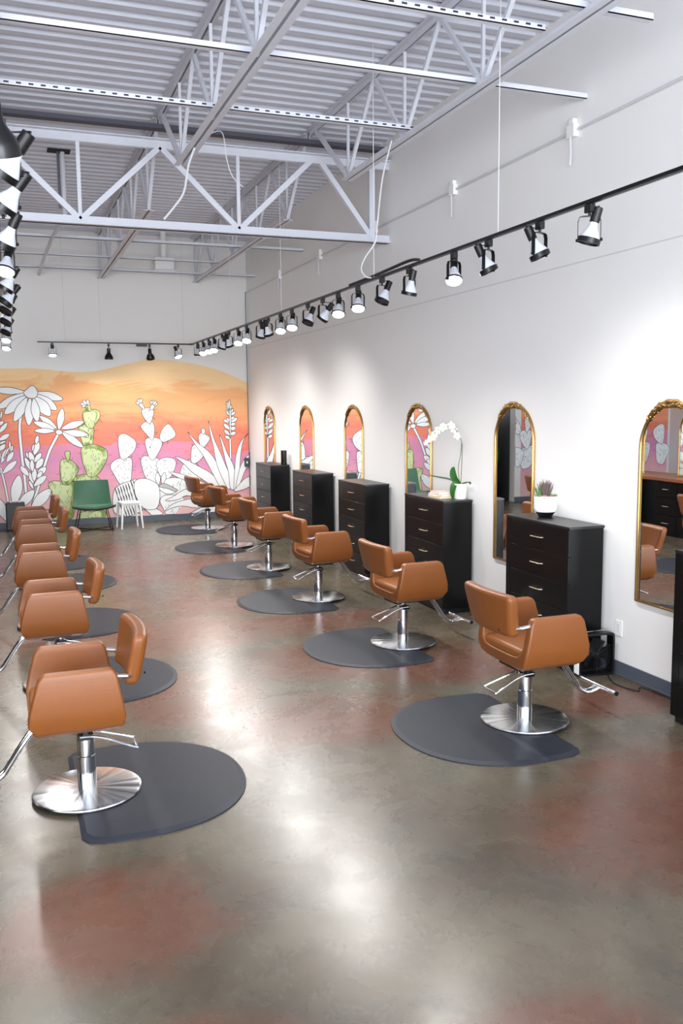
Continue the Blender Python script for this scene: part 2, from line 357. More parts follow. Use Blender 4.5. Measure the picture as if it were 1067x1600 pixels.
for i in range(-4, 2):
    xn = .81+1.68*i; segs = [((xn, 0, 0), (xn, 0, .8), .02), ((xn, 0, 0), (xn-.84, 0, .8), .03), ((xn, 0, 0), (xn+.84, 0, .8), .03)]
    if xn > XL+.9: bars('web_bar', segs, t, tube=False)
bars('web_bar', [((4.07, 0, 0), (4.07, 0, .85), .035), ((4.07, 0, 0), (3.45, 0, .8), .03)], t, tube=False)
k = MB(); k.box(XL, XW, YG-.06, YG+.06, 4.975, 5.02); struct(k.build('gap_shade_strip', m_gap_shade))  # added dark strip, its colour standing in for the shaded gap above the girder
# bridging members across the joists
def bridge(y, x0, x1, z, lab, w=.05, holes=False):
    t = thing('bridging_bar', lab, 'bridging bar', (0, y, z), 0, 'white bridging bars across the joists'); k = MB(); k.box(x0, x1, -w/2, w/2, 0, .006); k.box(x0, x1, -w/2, -w/2+.006, 0, w*.8)
    k.build('angle_iron', m_steel, t)
    if holes:
        h = MB(); x = x0+.05
        while x < x1: h.box(x, x+.035, -w/2-.0015, -w/2+.001, .018, .03); x += .085
        q = h.build('slots', mat('slot_shadow', (44, 45, 50), .8), t); q['kind'] = 'stuff'
bridge(5.98, XL, XW, 4.385, 'long plain white bridging bar ending at the right wall near the camera')
bridge(4.68, XL, 3.82, 4.385, 'white bridging bar at the top edge of the view by the right wall')
bridge(7.12, XL, 3.34, 4.385, 'slotted white strut crossing the near joists and ending at the right joist', .05, True)
bridge(5.06, XL, 3.30, 4.40, 'slotted white strut high in the view ending at the right joist', .045, True)
bridge(12.95, XL, XW, 4.385, 'white bridging bar beyond the girder, halfway to the mural wall')
bridge(15.7, XL, XW, 4.385, 'white bridging bar closest to the mural wall', .045)
bridge(14.4, XL, 3.34, 4.385, 'thin white bridging bar between the two beyond the girder', .03)

# ---------------- conduits, boxes, cables ----------------
t = thing('conduit', 'white painted conduit running along the top of the right wall', 'conduit', (XW-.015, 0, 4.185))
k = MB(); k.tube([(0, -4, 0), (0, YB-.02, 0)], .011, 8); k.build('pipe', m_wcable, t)
for y, nm in ((4.1, ''), (6.1, ''), (8.09, ''), (10.1, ''), (12.11, ''), (14.1, '')):
    k = MB(); k.box(-.035, .014, y-.05, y+.05, -.05, .05); k.box(-.03, .012, y-.03, y+.03, .05, .09); b = k.build('junction_box', m_wall, t, bevel=.004)
    k = MB(); k.tube([(-.03, y, -.05), (-.03, y-.01, -.17), (-.028, y+.0, -.26)], .008, 6); k.build('cord_stub', m_wcable, b)
t = thing('wall_cable', 'thin dark cable running down the corner beside the mural', 'cable', (XW-.03, YB-.03, 1.1))
k = MB(); k.tube([(.01, 0, -.98), (.005, 0, 1.5), (0, 0, 3.1)], .007, 6); k.build('cable', mat('grey_green_cable', (92, 98, 96), .5), t)
t = thing('wall_switch_box', 'small dark box on the corner cable at the right end of the mural', 'switch box', (XW-.06, YB-.01, 1.03))
k = MB(); k.box(-.055, .03, -.05, 0, -.085, .085); k.build('housing', mat('dark_grey_box', (60, 62, 62), .5), t, bevel=.006); k = MB(); k.box(-.025, 0, -.055, -.048, -.02, .02); k.build('button', m_white, t)
# roof opening with conduits
t = thing('roof_conduit', 'pair of pipes dropping from a dark hole in the roof deck', 'conduit', (.73, 11.4, 4.35))
k = MB(); k.box(-.13, .13, -.08, .08, .755, .77); k.build('deck_opening', mat('dark_opening', (30, 30, 34), .9), t)
k = MB(); k.tube([(-.01, 0, .76), (-.01, 0, .1)], .016, 8); k.build('grey_pipe', mat('galvanised_pipe', (120, 124, 132), .4, .6), t)
k = MB(); k.tube(c3([(.04, 0, .76), (.04, 0, .1), (.03, .15, 0), (-.05, 1.5, 0), (-.11, 4.8, 0)], 4), .026, 8); k.build('white_pipe', m_steel, t)
# ceiling-hung white unit near the mural wall
t = thing('ceiling_heater', 'white boxy unit hung from the roof in front of the mural wall', 'ceiling unit', (2.7, 15.9, 4.42))
k = MB(); k.box(-.17, .17, -.1, .1, .04, .26); k.build('housing', m_white, t, bevel=.015); k = MB(); k.tube([(0, 0, .25), (0, 0, .7)], .05, 10); k.build('neck', m_white, t)
k = MB(); k.box(-.2, .2, -.12, .12, 0, .035); k.build('bottom_tray', m_white, t, bevel=.005)
def cable(name, lab, pts, r, m, cat='cable'):
    k = MB(); k.tube(c3(pts, 6), r, 6); o = k.build(name, m); return tag(o, lab, cat)
cable('hanging_wire', 'thin loose white wire curling down between the joists', [(1.66, 8.0, 4.36), (1.9, 8.02, 4.5), (1.945, 8, 4.26), (2.0, 8.02, 4.12), (2.09, 8, 4.03)], .0045, m_wcable)
cable('flexible_conduit', 'bent white flexible conduit hanging below the aisle joist', [(1.66, 8.0, 4.33), (1.6, 8.0, 4.17), (1.555, 8, 3.95), (1.47, 8, 3.82), (1.37, 8, 3.70)], .010, m_wcable)
cable('cord_loop', 'white power cord looping from the joist down to the right light track', [(3.22, 7.25, 4.33), (3.12, 7.22, 4.0), (3.06, 7.2, 3.6), (3.04, 7.2, 3.46), (2.97, 7.25, 3.34), (2.95, 7.3, 3.25), (3.0, 7.33, 3.19), (3.06, 7.33, 3.18)], .007, m_wcable, 'power cord')
cable('cable_bundle', 'black cable bundle lying along the top of the right light track', [(3.075, 6.4, 3.192), (3.085, 6.6, 3.215), (3.07, 7.0, 3.2), (3.08, 7.4, 3.195), (3.075, 7.9, 3.19)], .013, m_cable)
cable('power_cable', 'thin black cord on the floor between the box fan and the right wall', [(4.2, 5.42, .006), (4.1, 5.2, .006), (4.14, 5.0, .006), (4.22, 5.05, .006), (4.245, 4.8, .006), (4.25, 4.47, .006)], .005, m_cable, 'cord')

# ---------------- mural ----------------
MURAL = [
('lav','S','w',[(-0.153,1.066),(-0.114,0.867),(-0.085,0.678),(-0.061,0.467)],0.038),
('lav','L','w',[(-0.129,0.961),(0.116,1.182)],0.106),
('lav','L','w',[(-0.051,1.156),(0.07,1.34)],0.089),
('lav','L','w',[(-0.139,1.138),(-0.039,1.395)],0.078),
('lav','L','w',[(-0.096,1.22),(0.023,1.466)],0.033),
('lav','L','w',[(-0.168,0.952),(-0.23,1.068)],0.1),
('lav','L','w',[(-0.155,1.201),(-0.204,1.388)],0.089),
('lav','L','w',[(-0.158,1.536),(0.022,1.645)],0.089),
('lav','L','w',[(-0.161,1.474),(-0.042,1.528)],0.045),
('lav','L','w',[(-0.167,1.36),(-0.054,1.471)],0.084),
('lav','L','w',[(-0.151,1.659),(-0.002,1.842)],0.078),
('lav','L','w',[(-0.154,1.793),(-0.063,1.869)],0.067),
('lav','L','w',[(-0.11,1.895),(-0.083,2.048)],0.039),
('lav','L','w',[(0.016,1.324),(0.061,1.448)],0.056),
('lav','L','w',[(0.016,1.335),(0.017,1.542)],0.039),
('daisy','S','w',[(0.24,2.004),(0.204,1.87),(0.188,1.684),(0.195,1.476),(0.204,1.267),(0.215,1.096),(0.228,0.949),(0.239,0.664),(0.244,0.558)],0.05),
('daisy','S','w',[(0.818,1.62),(0.736,1.474),(0.67,1.349),(0.618,1.214),(0.59,1.137),(0.521,0.949),(0.461,0.74),(0.403,0.573),(0.34,0.395)],0.048),
('daisy','L','w',[(0.028,0.399),(0.143,0.931)],0.19),
('daisy','L','w',[(0.095,0.354),(0.377,0.658)],0.167),
('daisy','L','w',[(0.312,0.322),(0.659,0.668)],0.19),
('daisy','L','w',[(-0.084,0.12),(-0.265,0.581)],0.167),
('lupine','S','w',[(0.368,0.659),(0.373,0.87),(0.407,1.289)],0.026),
('lupine','L','w',[(0.368,0.669),(0.296,0.83)],0.056),
('lupine','L','w',[(0.373,0.764),(0.303,0.978)],0.078),
('lupine','L','w',[(0.3,0.904),(0.171,1.087)],0.095),
('lupine','L','w',[(0.363,0.975),(0.247,1.241)],0.084),
('lupine','L','w',[(0.343,1.186),(0.271,1.324)],0.056),
('lupine','L','w',[(0.39,1.132),(0.33,1.333)],0.095),
('lupine','L','w',[(0.4,1.142),(0.528,1.307)],0.089),
('lupine','L','w',[(0.425,1.026),(0.548,1.212)],0.112),
('lupine','L','w',[(0.44,0.92),(0.596,1.052)],0.112),
('lupine','L','w',[(0.371,0.722),(0.594,0.904)],0.112),
('lupine','L','w',[(0.384,0.806),(0.401,1.048)],0.089),
('lupine','L','w',[(0.437,0.867),(0.522,0.981)],0.078),
('lupine','L','w',[(0.363,0.975),(0.363,1.196)],0.078),
('lupine','L','w',[(0.406,1.268),(0.487,1.507)],0.112),
('lupine','L','w',[(0.445,1.456),(0.483,1.617)],0.067),
('lupine','L','w',[(0.38,1.332),(0.406,1.467)],0.039),
('daisy','L','w',[(0.311,2.364),(-0.209,2.406)],0.123),
('daisy','L','w',[(0.31,2.344),(-0.168,2.08)],0.145),
('daisy','L','w',[(0.318,2.302),(-0.043,1.986)],0.167),
('daisy','L','w',[(0.336,2.271),(0.106,1.856)],0.156),
('daisy','L','w',[(0.488,2.353),(0.931,2.237)],0.145),
('daisy','L','w',[(0.486,2.322),(0.822,2.05)],0.167),
('daisy','L','w',[(0.464,2.281),(0.707,1.947)],0.201),
('daisy','L','w',[(0.385,2.261),(0.342,1.785)],0.156),
('daisy','L','w',[(0.444,2.261),(0.483,1.845)],0.145),
('daisy','P','w',[(0.287,2.364),(0.343,2.416),(0.425,2.477),(0.482,2.436),(0.513,2.374),(0.505,2.302),(0.444,2.255),(0.356,2.266),(0.299,2.313)],0),
('daisy','L','w',[(0.807,1.725),(0.528,1.949)],0.112),
('daisy','L','w',[(0.777,1.715),(0.424,1.846)],0.112),
('daisy','L','w',[(0.775,1.684),(0.427,1.695)],0.095),
('daisy','L','w',[(0.837,1.704),(0.914,2.081)],0.123),
('green','P','g',[(1.052,0.816),(1.127,0.889),(1.272,0.905),(1.416,0.878),(1.497,0.821),(1.535,0.712),(1.528,0.549),(1.38,0.501),(1.122,0.534),(1.056,0.666)],0),
('green','P','g',[(1.129,0.21),(1.266,0.257),(1.327,0.221),(1.474,0.247),(1.579,0.22),(1.563,0.1),(1.466,0.04),(1.174,0.056),(1.125,0.123)],0),
('green','P','g',[(0.623,0.769),(0.716,0.808),(0.837,0.792),(0.959,0.798),(1.07,0.762),(1.107,0.664),(1.075,0.407),(0.979,0.088),(0.794,0.055),(0.683,0.093),(0.633,0.321),(0.676,0.596),(0.629,0.683)],0),
('green','P','g',[(0.843,1.154),(0.925,1.188),(1.026,1.159),(1.124,1.06),(1.141,0.984),(1.063,0.837),(0.966,0.734),(0.875,0.737),(0.829,0.846),(0.826,1.006)],0),
('green','P','g',[(0.92,1.307),(0.992,1.322),(1.01,1.273),(0.985,1.157),(0.945,1.169)],0),
('green','P','g',[(1.226,1.767),(1.309,1.798),(1.43,1.722),(1.425,1.604),(1.387,1.434),(1.252,1.416),(1.215,1.513),(1.198,1.588),(1.32,1.553),(1.333,1.617),(1.253,1.682),(1.163,1.726)],0),
('green','P','g',[(1.209,1.375),(1.315,1.431),(1.47,1.422),(1.613,1.354),(1.651,1.267),(1.625,1.127),(1.502,0.926),(1.394,0.854),(1.302,0.868),(1.245,1.01),(1.198,1.225)],0),
('green','P','g',[(1.256,2.0),(1.32,2.047),(1.402,2.051),(1.485,2.051),(1.545,1.997),(1.541,1.912),(1.475,1.806),(1.409,1.722),(1.337,1.729),(1.279,1.809),(1.248,1.915)],0),
('green','P','g',[(1.297,2.116),(1.365,2.147),(1.397,2.041),(1.38,2.015),(1.33,2.042)],0),
('green','L','w',[(1.323,2.126),(1.217,2.164)],0.056),
('green','L','w',[(1.334,2.137),(1.265,2.216)],0.056),
('green','L','w',[(1.344,2.137),(1.348,2.226)],0.056),
('green','L','w',[(1.344,2.126),(1.387,2.179)],0.033),
('green','L','w',[(1.312,2.116),(1.24,2.106)],0.045),
('daisy2','L','w',[(0.878,1.72),(1.27,1.841)],0.123),
('daisy2','L','w',[(0.896,1.667),(1.332,1.606)],0.123),
('daisy2','L','w',[(0.885,1.657),(1.241,1.384)],0.123),
('daisy2','P','w',[(0.785,1.683),(0.837,1.704),(0.886,1.682),(0.894,1.639),(0.843,1.614),(0.793,1.631)],0),
('cacA','P','w',[(1.71,1.078),(1.781,1.146),(1.892,1.178),(2.017,1.182),(2.078,1.138),(2.071,0.953),(2.043,0.755),(1.929,0.688),(1.847,0.706),(1.744,0.894),(1.696,0.994)],0),
('cacA','P','w',[(1.858,1.566),(1.943,1.616),(2.043,1.575),(2.143,1.495),(2.165,1.403),(2.109,1.274),(1.977,1.167),(1.913,1.156),(1.87,1.202),(1.846,1.411)],0),
('cacB','P','w',[(2.238,1.133),(2.297,1.202),(2.423,1.185),(2.563,1.138),(2.644,1.006),(2.563,0.721),(2.435,0.712),(2.324,0.787),(2.26,0.961)],0),
('cacB','P','w',[(2.518,1.067),(2.62,1.15),(2.763,1.161),(2.869,1.1),(2.858,0.97),(2.766,0.8),(2.664,0.746),(2.567,0.85),(2.529,0.967)],0),
('cacB','P','w',[(2.322,1.452),(2.363,1.523),(2.454,1.534),(2.571,1.519),(2.634,1.445),(2.611,1.34),(2.535,1.21),(2.466,1.126),(2.402,1.154),(2.355,1.281)],0),
('cacB','P','w',[(2.261,1.753),(2.334,1.817),(2.451,1.829),(2.503,1.736),(2.498,1.605),(2.473,1.501),(2.44,1.489),(2.353,1.595),(2.278,1.688)],0),
('cacB','P','w',[(2.284,2.019),(2.33,2.071),(2.459,2.063),(2.503,2.011),(2.479,1.894),(2.431,1.796),(2.386,1.804),(2.312,1.909)],0),
('cacB','P','w',[(2.224,2.143),(2.283,2.175),(2.337,2.077),(2.317,2.045)],0),
('cacB','P','w',[(2.462,2.128),(2.526,2.128),(2.484,2.037),(2.439,2.05)],0),
('cacB','L','w',[(2.256,2.143),(2.187,2.182)],0.06),
('cacB','L','w',[(2.256,2.156),(2.233,2.233)],0.06),
('cacB','L','w',[(2.269,2.156),(2.285,2.246)],0.054),
('cacB','L','w',[(2.487,2.128),(2.451,2.206)],0.054),
('cacB','L','w',[(2.494,2.128),(2.503,2.212)],0.054),
('cacB','L','w',[(2.5,2.128),(2.579,2.153)],0.06),
('cacB','L','w',[(2.487,2.128),(2.555,2.193)],0.047),
('cacB','P','w',[(2.592,1.551),(2.642,1.682),(2.737,1.772),(2.802,1.745),(2.883,1.611),(2.861,1.533),(2.767,1.482),(2.66,1.444),(2.609,1.485)],0),
('cacC','P','w',[(2.958,0.929),(3.04,1.067),(3.131,1.103),(3.257,1.022),(3.32,0.942),(3.313,0.684),(3.155,0.6),(3.0,0.606),(2.927,0.737)],0),
('cacC','P','w',[(3.161,1.243),(3.19,1.357),(3.268,1.394),(3.382,1.301),(3.392,1.185),(3.325,1.097),(3.219,1.036),(3.156,1.089)],0),
('cacC','P','w',[(3.311,1.547),(3.365,1.603),(3.442,1.576),(3.518,1.517),(3.504,1.453),(3.409,1.339),(3.345,1.366),(3.315,1.444)],0),
('cacC','P','w',[(3.366,1.661),(3.399,1.683),(3.438,1.653),(3.423,1.589),(3.377,1.59)],0),
('cacD','P','w',[(2.621,0.733),(2.78,0.785),(2.967,0.764),(3.066,0.673),(3.078,0.57),(3.001,0.457),(2.768,0.409),(2.567,0.403),(2.544,0.578)],0),
('cacD','P','w',[(2.558,0.36),(2.626,0.458),(2.842,0.464),(2.999,0.398),(2.951,0.225),(2.844,0.055),(2.699,0.048),(2.618,0.212)],0),
('agaveB','P','p',[(2.844,0.055),(2.936,0.226),(3.156,0.391),(3.351,0.383),(3.494,0.169),(3.341,0.029)],0),
('agave','S','w',[(3.906,1.496),(3.908,1.288),(3.908,1.028)],0.036),
('agave','L','w',[(3.901,1.561),(4.022,1.598)],0.071),
('agave','L','w',[(3.906,1.483),(3.808,1.537)],0.064),
('agave','L','w',[(3.901,1.548),(3.798,1.653)],0.064),
('agave','L','w',[(3.904,1.664),(4.024,1.688)],0.077),
('agave','L','w',[(3.91,1.651),(3.787,1.77)],0.071),
('agave','L','w',[(3.912,1.742),(4.019,1.766)],0.064),
('agave','L','w',[(3.907,1.794),(3.789,1.834)],0.064),
('agave','L','w',[(3.92,1.793),(4.055,1.869)],0.077),
('agave','L','w',[(3.914,1.806),(3.849,1.872)],0.051),
('agave','L','w',[(3.914,1.832),(4.002,1.896)],0.058),
('agave','L','w',[(3.923,1.922),(4.024,1.986)],0.058),
('agave','L','w',[(3.916,1.91),(3.846,2.013)],0.058),
('agave','L','w',[(3.924,1.961),(3.979,2.044)],0.051),
('agave','L','w',[(3.891,1.961),(3.941,2.122)],0.064),
('agave','L','w',[(3.892,2.0),(3.864,2.18)],0.051),
('agave','L','w',[(3.893,2.026),(3.911,2.218)],0.045),
('agave','P','w',[(3.901,1.561),(3.921,1.561),(3.938,2.0),(3.905,2.0)],0),
('agave','P','w',[(2.864,1.174),(3.066,1.105),(3.321,0.968),(3.539,0.831),(3.654,0.671),(3.754,0.444),(3.598,0.556),(3.379,0.72),(3.163,0.883),(3.013,1.042)],0),
('agave','P','w',[(3.108,1.627),(3.207,1.51),(3.32,1.393),(3.485,1.26),(3.612,1.088),(3.711,0.864),(3.81,0.573),(3.754,0.471),(3.653,0.645),(3.515,0.923),(3.379,1.186),(3.255,1.369)],0),
('agave','P','w',[(3.501,1.825),(3.549,1.67),(3.609,1.463),(3.708,1.241),(3.795,1.018),(3.882,0.793),(3.89,0.57),(3.836,0.546),(3.71,0.812),(3.625,1.075),(3.58,1.361),(3.533,1.568)],0),
('agave','P','w',[(3.703,1.565),(3.766,1.434),(3.84,1.225),(3.929,1.053),(3.978,0.895),(3.984,0.566),(3.89,0.544),(3.863,0.833),(3.809,1.057),(3.762,1.292)],0),
('agave','P','w',[(4.262,1.58),(4.165,1.452),(4.114,1.244),(4.089,1.035),(4.069,0.76),(3.996,0.513),(3.956,0.541),(3.977,0.855),(4.011,1.155),(4.097,1.401)],0),
('agave','P','w',[(4.336,1.225),(4.318,1.028),(4.193,0.887),(4.108,0.693),(4.022,0.499),(3.982,0.514),(4.072,0.891),(4.171,1.085)],0),
('agave','P','w',[(4.349,0.77),(4.346,0.62),(4.181,0.526),(4.01,0.484),(3.96,0.494),(4.047,0.598),(4.186,0.726)],0),
('agave','P','w',[(2.754,0.891),(2.898,0.87),(3.106,0.798),(3.348,0.691),(3.544,0.602),(3.641,0.516),(3.41,0.542),(3.103,0.701),(2.895,0.79)],0),
('agave','P','w',[(2.657,0.371),(2.803,0.437),(2.952,0.528),(3.083,0.575),(3.296,0.579),(3.575,0.535),(3.537,0.355),(3.241,0.401),(3.046,0.443),(2.915,0.383),(2.753,0.358)],0),
('agave','P','w',[(2.642,0.169),(2.783,0.292),(3.011,0.363),(3.241,0.385),(3.571,0.37),(3.566,0.205),(3.236,0.205),(2.976,0.25),(2.781,0.227)],0),
('agave','P','w',[(3.1,0.064),(3.235,0.172),(3.467,0.227),(3.8,0.177),(3.729,0.015),(3.395,-0.001)],0),
('arm','P','w',[(1.908,0.133),(2.091,0.166),(2.216,0.117),(2.243,0.072),(2.129,0.049),(1.99,0.071)],0),
('arm','P','w',[(2.291,0.228),(2.419,0.237),(2.532,0.202),(2.608,0.126),(2.528,0.101),(2.414,0.099),(2.359,0.153)],0),
('arm','P','w',[(2.558,0.577),(2.656,0.501),(2.771,0.488),(2.858,0.521),(2.888,0.556),(2.746,0.613),(2.662,0.674),(2.547,0.65)],0),
('arm','P','y',[(2.546,0.642),(2.633,0.69),(2.747,0.642),(2.888,0.556),(2.844,0.529),(2.716,0.585),(2.631,0.603)],0),
('arm','L','w',[(2.54,0.664),(2.526,0.895)],0.094),
('arm','L','w',[(2.612,0.676),(2.662,0.89)],0.087),
('arm','P','w',[(1.718,0.228),(1.713,0.456),(1.761,0.624),(1.874,0.705),(2.043,0.755),(2.155,0.765),(2.227,0.433),(2.248,0.23),(2.162,0.17),(2.02,0.12),(1.894,0.112),(1.784,0.153)],0),
('arm','K','k',[(1.762,0.617),(1.79,0.552),(1.796,0.488),(1.824,0.422),(1.829,0.358),(1.858,0.293),(1.863,0.228),(1.891,0.162),(1.897,0.097)],0),
('arm','K','k',[(1.808,0.634),(1.836,0.569),(1.842,0.504),(1.87,0.439),(1.876,0.374),(1.904,0.309),(1.91,0.244),(1.938,0.178),(1.944,0.114)],0),
('arm','K','k',[(1.854,0.65),(1.882,0.585),(1.888,0.521),(1.916,0.455),(1.922,0.391),(1.95,0.325),(1.956,0.261),(1.985,0.195),(1.991,0.13)],0),
('arm','K','k',[(1.901,0.667),(1.929,0.602),(1.935,0.537),(1.963,0.472),(1.969,0.407),(1.997,0.342),(2.003,0.277),(2.031,0.211),(2.037,0.146)],0),
('arm','K','k',[(1.947,0.683),(1.975,0.618),(1.981,0.554),(2.009,0.488),(2.015,0.424),(2.044,0.358),(2.05,0.293),(2.078,0.227),(2.084,0.162)],0),
('arm','K','k',[(1.994,0.7),(2.022,0.635),(2.028,0.57),(2.056,0.505),(2.062,0.44),(2.091,0.375),(2.097,0.31),(2.125,0.244),(2.131,0.179)],0),
('arm','K','k',[(2.041,0.748),(2.07,0.683),(2.076,0.618),(2.104,0.553),(2.11,0.488),(2.139,0.423),(2.145,0.358),(2.173,0.292),(2.179,0.227)],0),
('arm','K','k',[(2.087,0.746),(2.116,0.681),(2.122,0.617),(2.15,0.551),(2.156,0.486),(2.185,0.42),(2.191,0.356),(2.22,0.289),(2.226,0.224)],0),
('arm','K','k',[(2.133,0.745),(2.162,0.679),(2.168,0.615),(2.196,0.549),(2.203,0.484),(2.231,0.418),(2.237,0.353),(2.266,0.287),(2.272,0.222)],0),
('arm','P','w',[(2.096,0.668),(2.127,0.752),(2.212,0.792),(2.324,0.787),(2.436,0.74),(2.533,0.665),(2.563,0.505),(2.543,0.332),(2.49,0.233),(2.389,0.209),(2.277,0.236),(2.195,0.319),(2.117,0.495)],0),
]

m_mw = mat('mural_white_paint', (238, 239, 238), .7, nscale=2, namt=.02); m_mk = mat('mural_black_line', (58, 58, 60), .7)
def green_paint():
    m = mat('mural_green_paint', (150, 176, 92), .7); nt = m.node_tree; b = nt.nodes['Principled BSDF']
    n = N(nt, 'ShaderNodeTexNoise'); n.inputs['Scale'].default_value = 5; n.inputs['Detail'].default_value = 5; n.inputs['Distortion'].default_value = 1.5
    tc = N(nt, 'ShaderNodeTexCoord'); mp = N(nt, 'ShaderNodeMapping'); mp.inputs['Scale'].default_value = (1.3, 1, .5); nt.links.new(tc.outputs['Object'], mp.inputs[0]); nt.links.new(mp.outputs[0], n.inputs['Vector'])
    cr = N(nt, 'ShaderNodeValToRGB'); e = cr.color_ramp.elements; e[0].position = .38; e[0].color = (*s2l((124, 150, 66)), 1); e[1].position = .6; e[1].color = (*s2l((205, 216, 158)), 1)
    nt.links.new(n.outputs['Fac'], cr.inputs[0]); nt.links.new(cr.outputs[0], b.inputs['Base Color']); return m
m_mg = green_paint(); m_mg2 = mat('mural_light_green', (206, 218, 164), .7, nscale=6, namt=.08); m_my = mat('mural_grey_snout', (186, 186, 184), .7); m_mp = mat('mural_pink_fill', (232, 186, 182), .7)
mural = thing('wall_mural', 'painted desert mural of cacti, daisies and an armadillo on the end wall', 'mural', (0, YB-.0005, 0))
top = [(-5.6, 2.5), (-4.6, 2.75), (-3.4, 2.9), (-2.2, 2.8), (-1.0, 2.72), (-.075, 2.761), (.547, 2.765), (1.077, 2.713), (1.512, 2.727), (2.074, 2.866), (2.531, 2.939), (3.111, 2.898), (3.704, 2.763), (4.28, 2.528)]
tp = catmull(top, 5, False)
def strip(a, b):
    pts = [p for p in tp if a <= p.x <= b]; k = MB(); n = len(pts)
    k.add([(p.x, -.0005, .1) for p in pts]+[(p.x, -.0005, p.y) for p in pts], [(i, i+1, n+i+1, n+i) for i in range(n-1)]); return k
mm = mural_material()
k = strip(-1.1, 4.3); k2 = strip(-5.7, -1.7); k.add(k2.v, k2.f); k.build('sunset_background', mm, mural, smooth=False)
layer = [0]
def ribbon(k, pts, w, y, closed=True):
    n = len(pts); L_ = []; R__ = []
    for i in range(n):
        a = pts[i-1] if (closed or i) else pts[0]; b = pts[(i+1) % n] if (closed or i < n-1) else pts[-1]
        d = (b-a); 
        if d.length < 1e-6: d = Vector((1, 0))
        d.normalize(); q = Vector((-d.y, d.x))*w/2; L_.append(pts[i]+q); R__.append(pts[i]-q)
    vs = [(p.x, y, p.y) for p in L_]+[(p.x, y, p.y) for p in R__]
    k.add(vs, [(i, (i+1) % n, n+(i+1) % n, n+i) for i in range(n if closed else n-1)])
def inside(p, poly):
    c = False; j = len(poly)-1
    for i in range(len(poly)):
        a, b = poly[i], poly[j]
        if (a.y > p.y) != (b.y > p.y) and p.x < (b.x-a.x)*(p.y-a.y)/(b.y-a.y)+a.x: c = not c
        j = i
    return c
GM = {'lav': 'painted_lavender', 'lupine': 'painted_lupine', 'daisy': 'painted_daisy', 'daisy2': 'painted_small_daisy', 'green': 'painted_green_cactus', 'cacA': 'painted_white_cactus', 'cacB': 'painted_white_cactus', 'cacC': 'painted_white_cactus', 'cacD': 'painted_white_cactus', 'agave': 'painted_agave', 'agaveB': 'painted_ground', 'arm': 'painted_armadillo'}
XMAX = XW-.005
def clipz(pts): return [Vector((min(p.x, XMAX), max(p.y, .108))) for p in pts]
def paint(shapes, dx=0, sx=1, x0=0, clip=None):
    global XMAX
    XMAX = clip if clip is not None else XW-.005
    order = []; grp = {}
    for s in shapes:
        key = s[0]
        if not order or order[-1][0] != key: order.append((key, []))
        order[-1][1].append(s)
    for key, ss in order:
        k = MB()
        for g, ty, m, pts, w in ss:
            pts = [Vector((x0+(p[0]-x0)*sx+dx, p[1])) for p in pts]
            layer[0] += 1; y = -.001-.00006*layer[0]; fill = {'w': 0, 'k': 1, 'g': 2, 'y': 3, 'p': 4}[m]
            if w == 'K':
                k.cur = 1; ribbon(k, clipz(catmull(pts, 3, False)), .0042, y, False); continue
            if ty == 'L':
                b, t_ = pts; d = t_-b; q = Vector((-d.y, d.x)).normalized()*w/2
                poly = [b, b+d*.25+q*.72, b+d*.55+q, b+d*.85+q*.62, t_, b+d*.85-q*.62, b+d*.55-q, b+d*.25-q*.72]; poly = catmull(poly, 3)
            elif ty == 'S':
                cl = catmull(pts, 3, False); A = []; B_ = []
                for i, p in enumerate(cl):
                    d = (cl[min(i+1, len(cl)-1)]-cl[max(i-1, 0)]).normalized(); q = Vector((-d.y, d.x))*w/2; A.append(p+q); B_.append(p-q)
                poly = A+B_[::-1]
            else: poly = catmull(pts, 4)
            poly = clipz(poly); k.cur = fill
            k.add([(p.x, y, p.y) for p in poly], [tuple(range(len(poly)))])
            if m == 'g' and ty == 'P' and len(pts) > 6:
                c = sum(poly, Vector((0, 0)))/len(poly); k.cur = 5; inn = [c+(p-c)*.72+Vector((-.02, 0)) for p in poly]; k.add([(p.x, y-.00002, p.y) for p in clipz(inn)], [tuple(range(len(inn)))])
            if m == 'p': continue
            k.cur = 1; ribbon(k, poly, .0095, y-.00003)
            if ty == 'P' and (g.startswith('cac') or g == 'green') and len(pts) > 6:
                xs = [p.x for p in poly]; ys = [p.y for p in poly]; area_ = (max(xs)-min(xs))*(max(ys)-min(ys)); c = sum(poly, Vector((0, 0)))/len(poly)
                for _ in range(int(area_*190)+8):
                    p = Vector((random.uniform(min(xs), max(xs)), random.uniform(min(ys), max(ys))))
                    if inside(c+(p-c)*1.15, poly):
                        a = random.uniform(-.6, .6)+math.pi/2; d = Vector((math.cos(a), math.sin(a)))*.022; ribbon(k, clipz([p-d, p+d]), .005, y-.00004, False)
                for _ in range(7):
                    i = random.randrange(len(poly)); p = poly[i]; d = (p-c).normalized()*.06; e = Vector((random.uniform(-.02, .02), random.uniform(-.02, .02)))
                    ribbon(k, clipz([p, p+d+e]), .0045, y-.00004, False)
        k.build(GM[key], [m_mw, m_mk, m_mg, m_my, m_mp, m_mg2], mural, smooth=False)
# copies of the painted plants further left along the wall, seen only in the mirrors
far = [s for s in MURAL if s[0] in ('cacA', 'cacB')]
paint(far, dx=-4.3, clip=hx0-.01); paint([s for s in MURAL if s[0] in ('cacC', 'agave')], dx=-6.4, clip=hx0-.01); paint([s for s in MURAL if s[0] in ('cacA', 'cacB')], dx=-7.35, clip=hx0-.01)
layer[0] = 0
paint(MURAL)

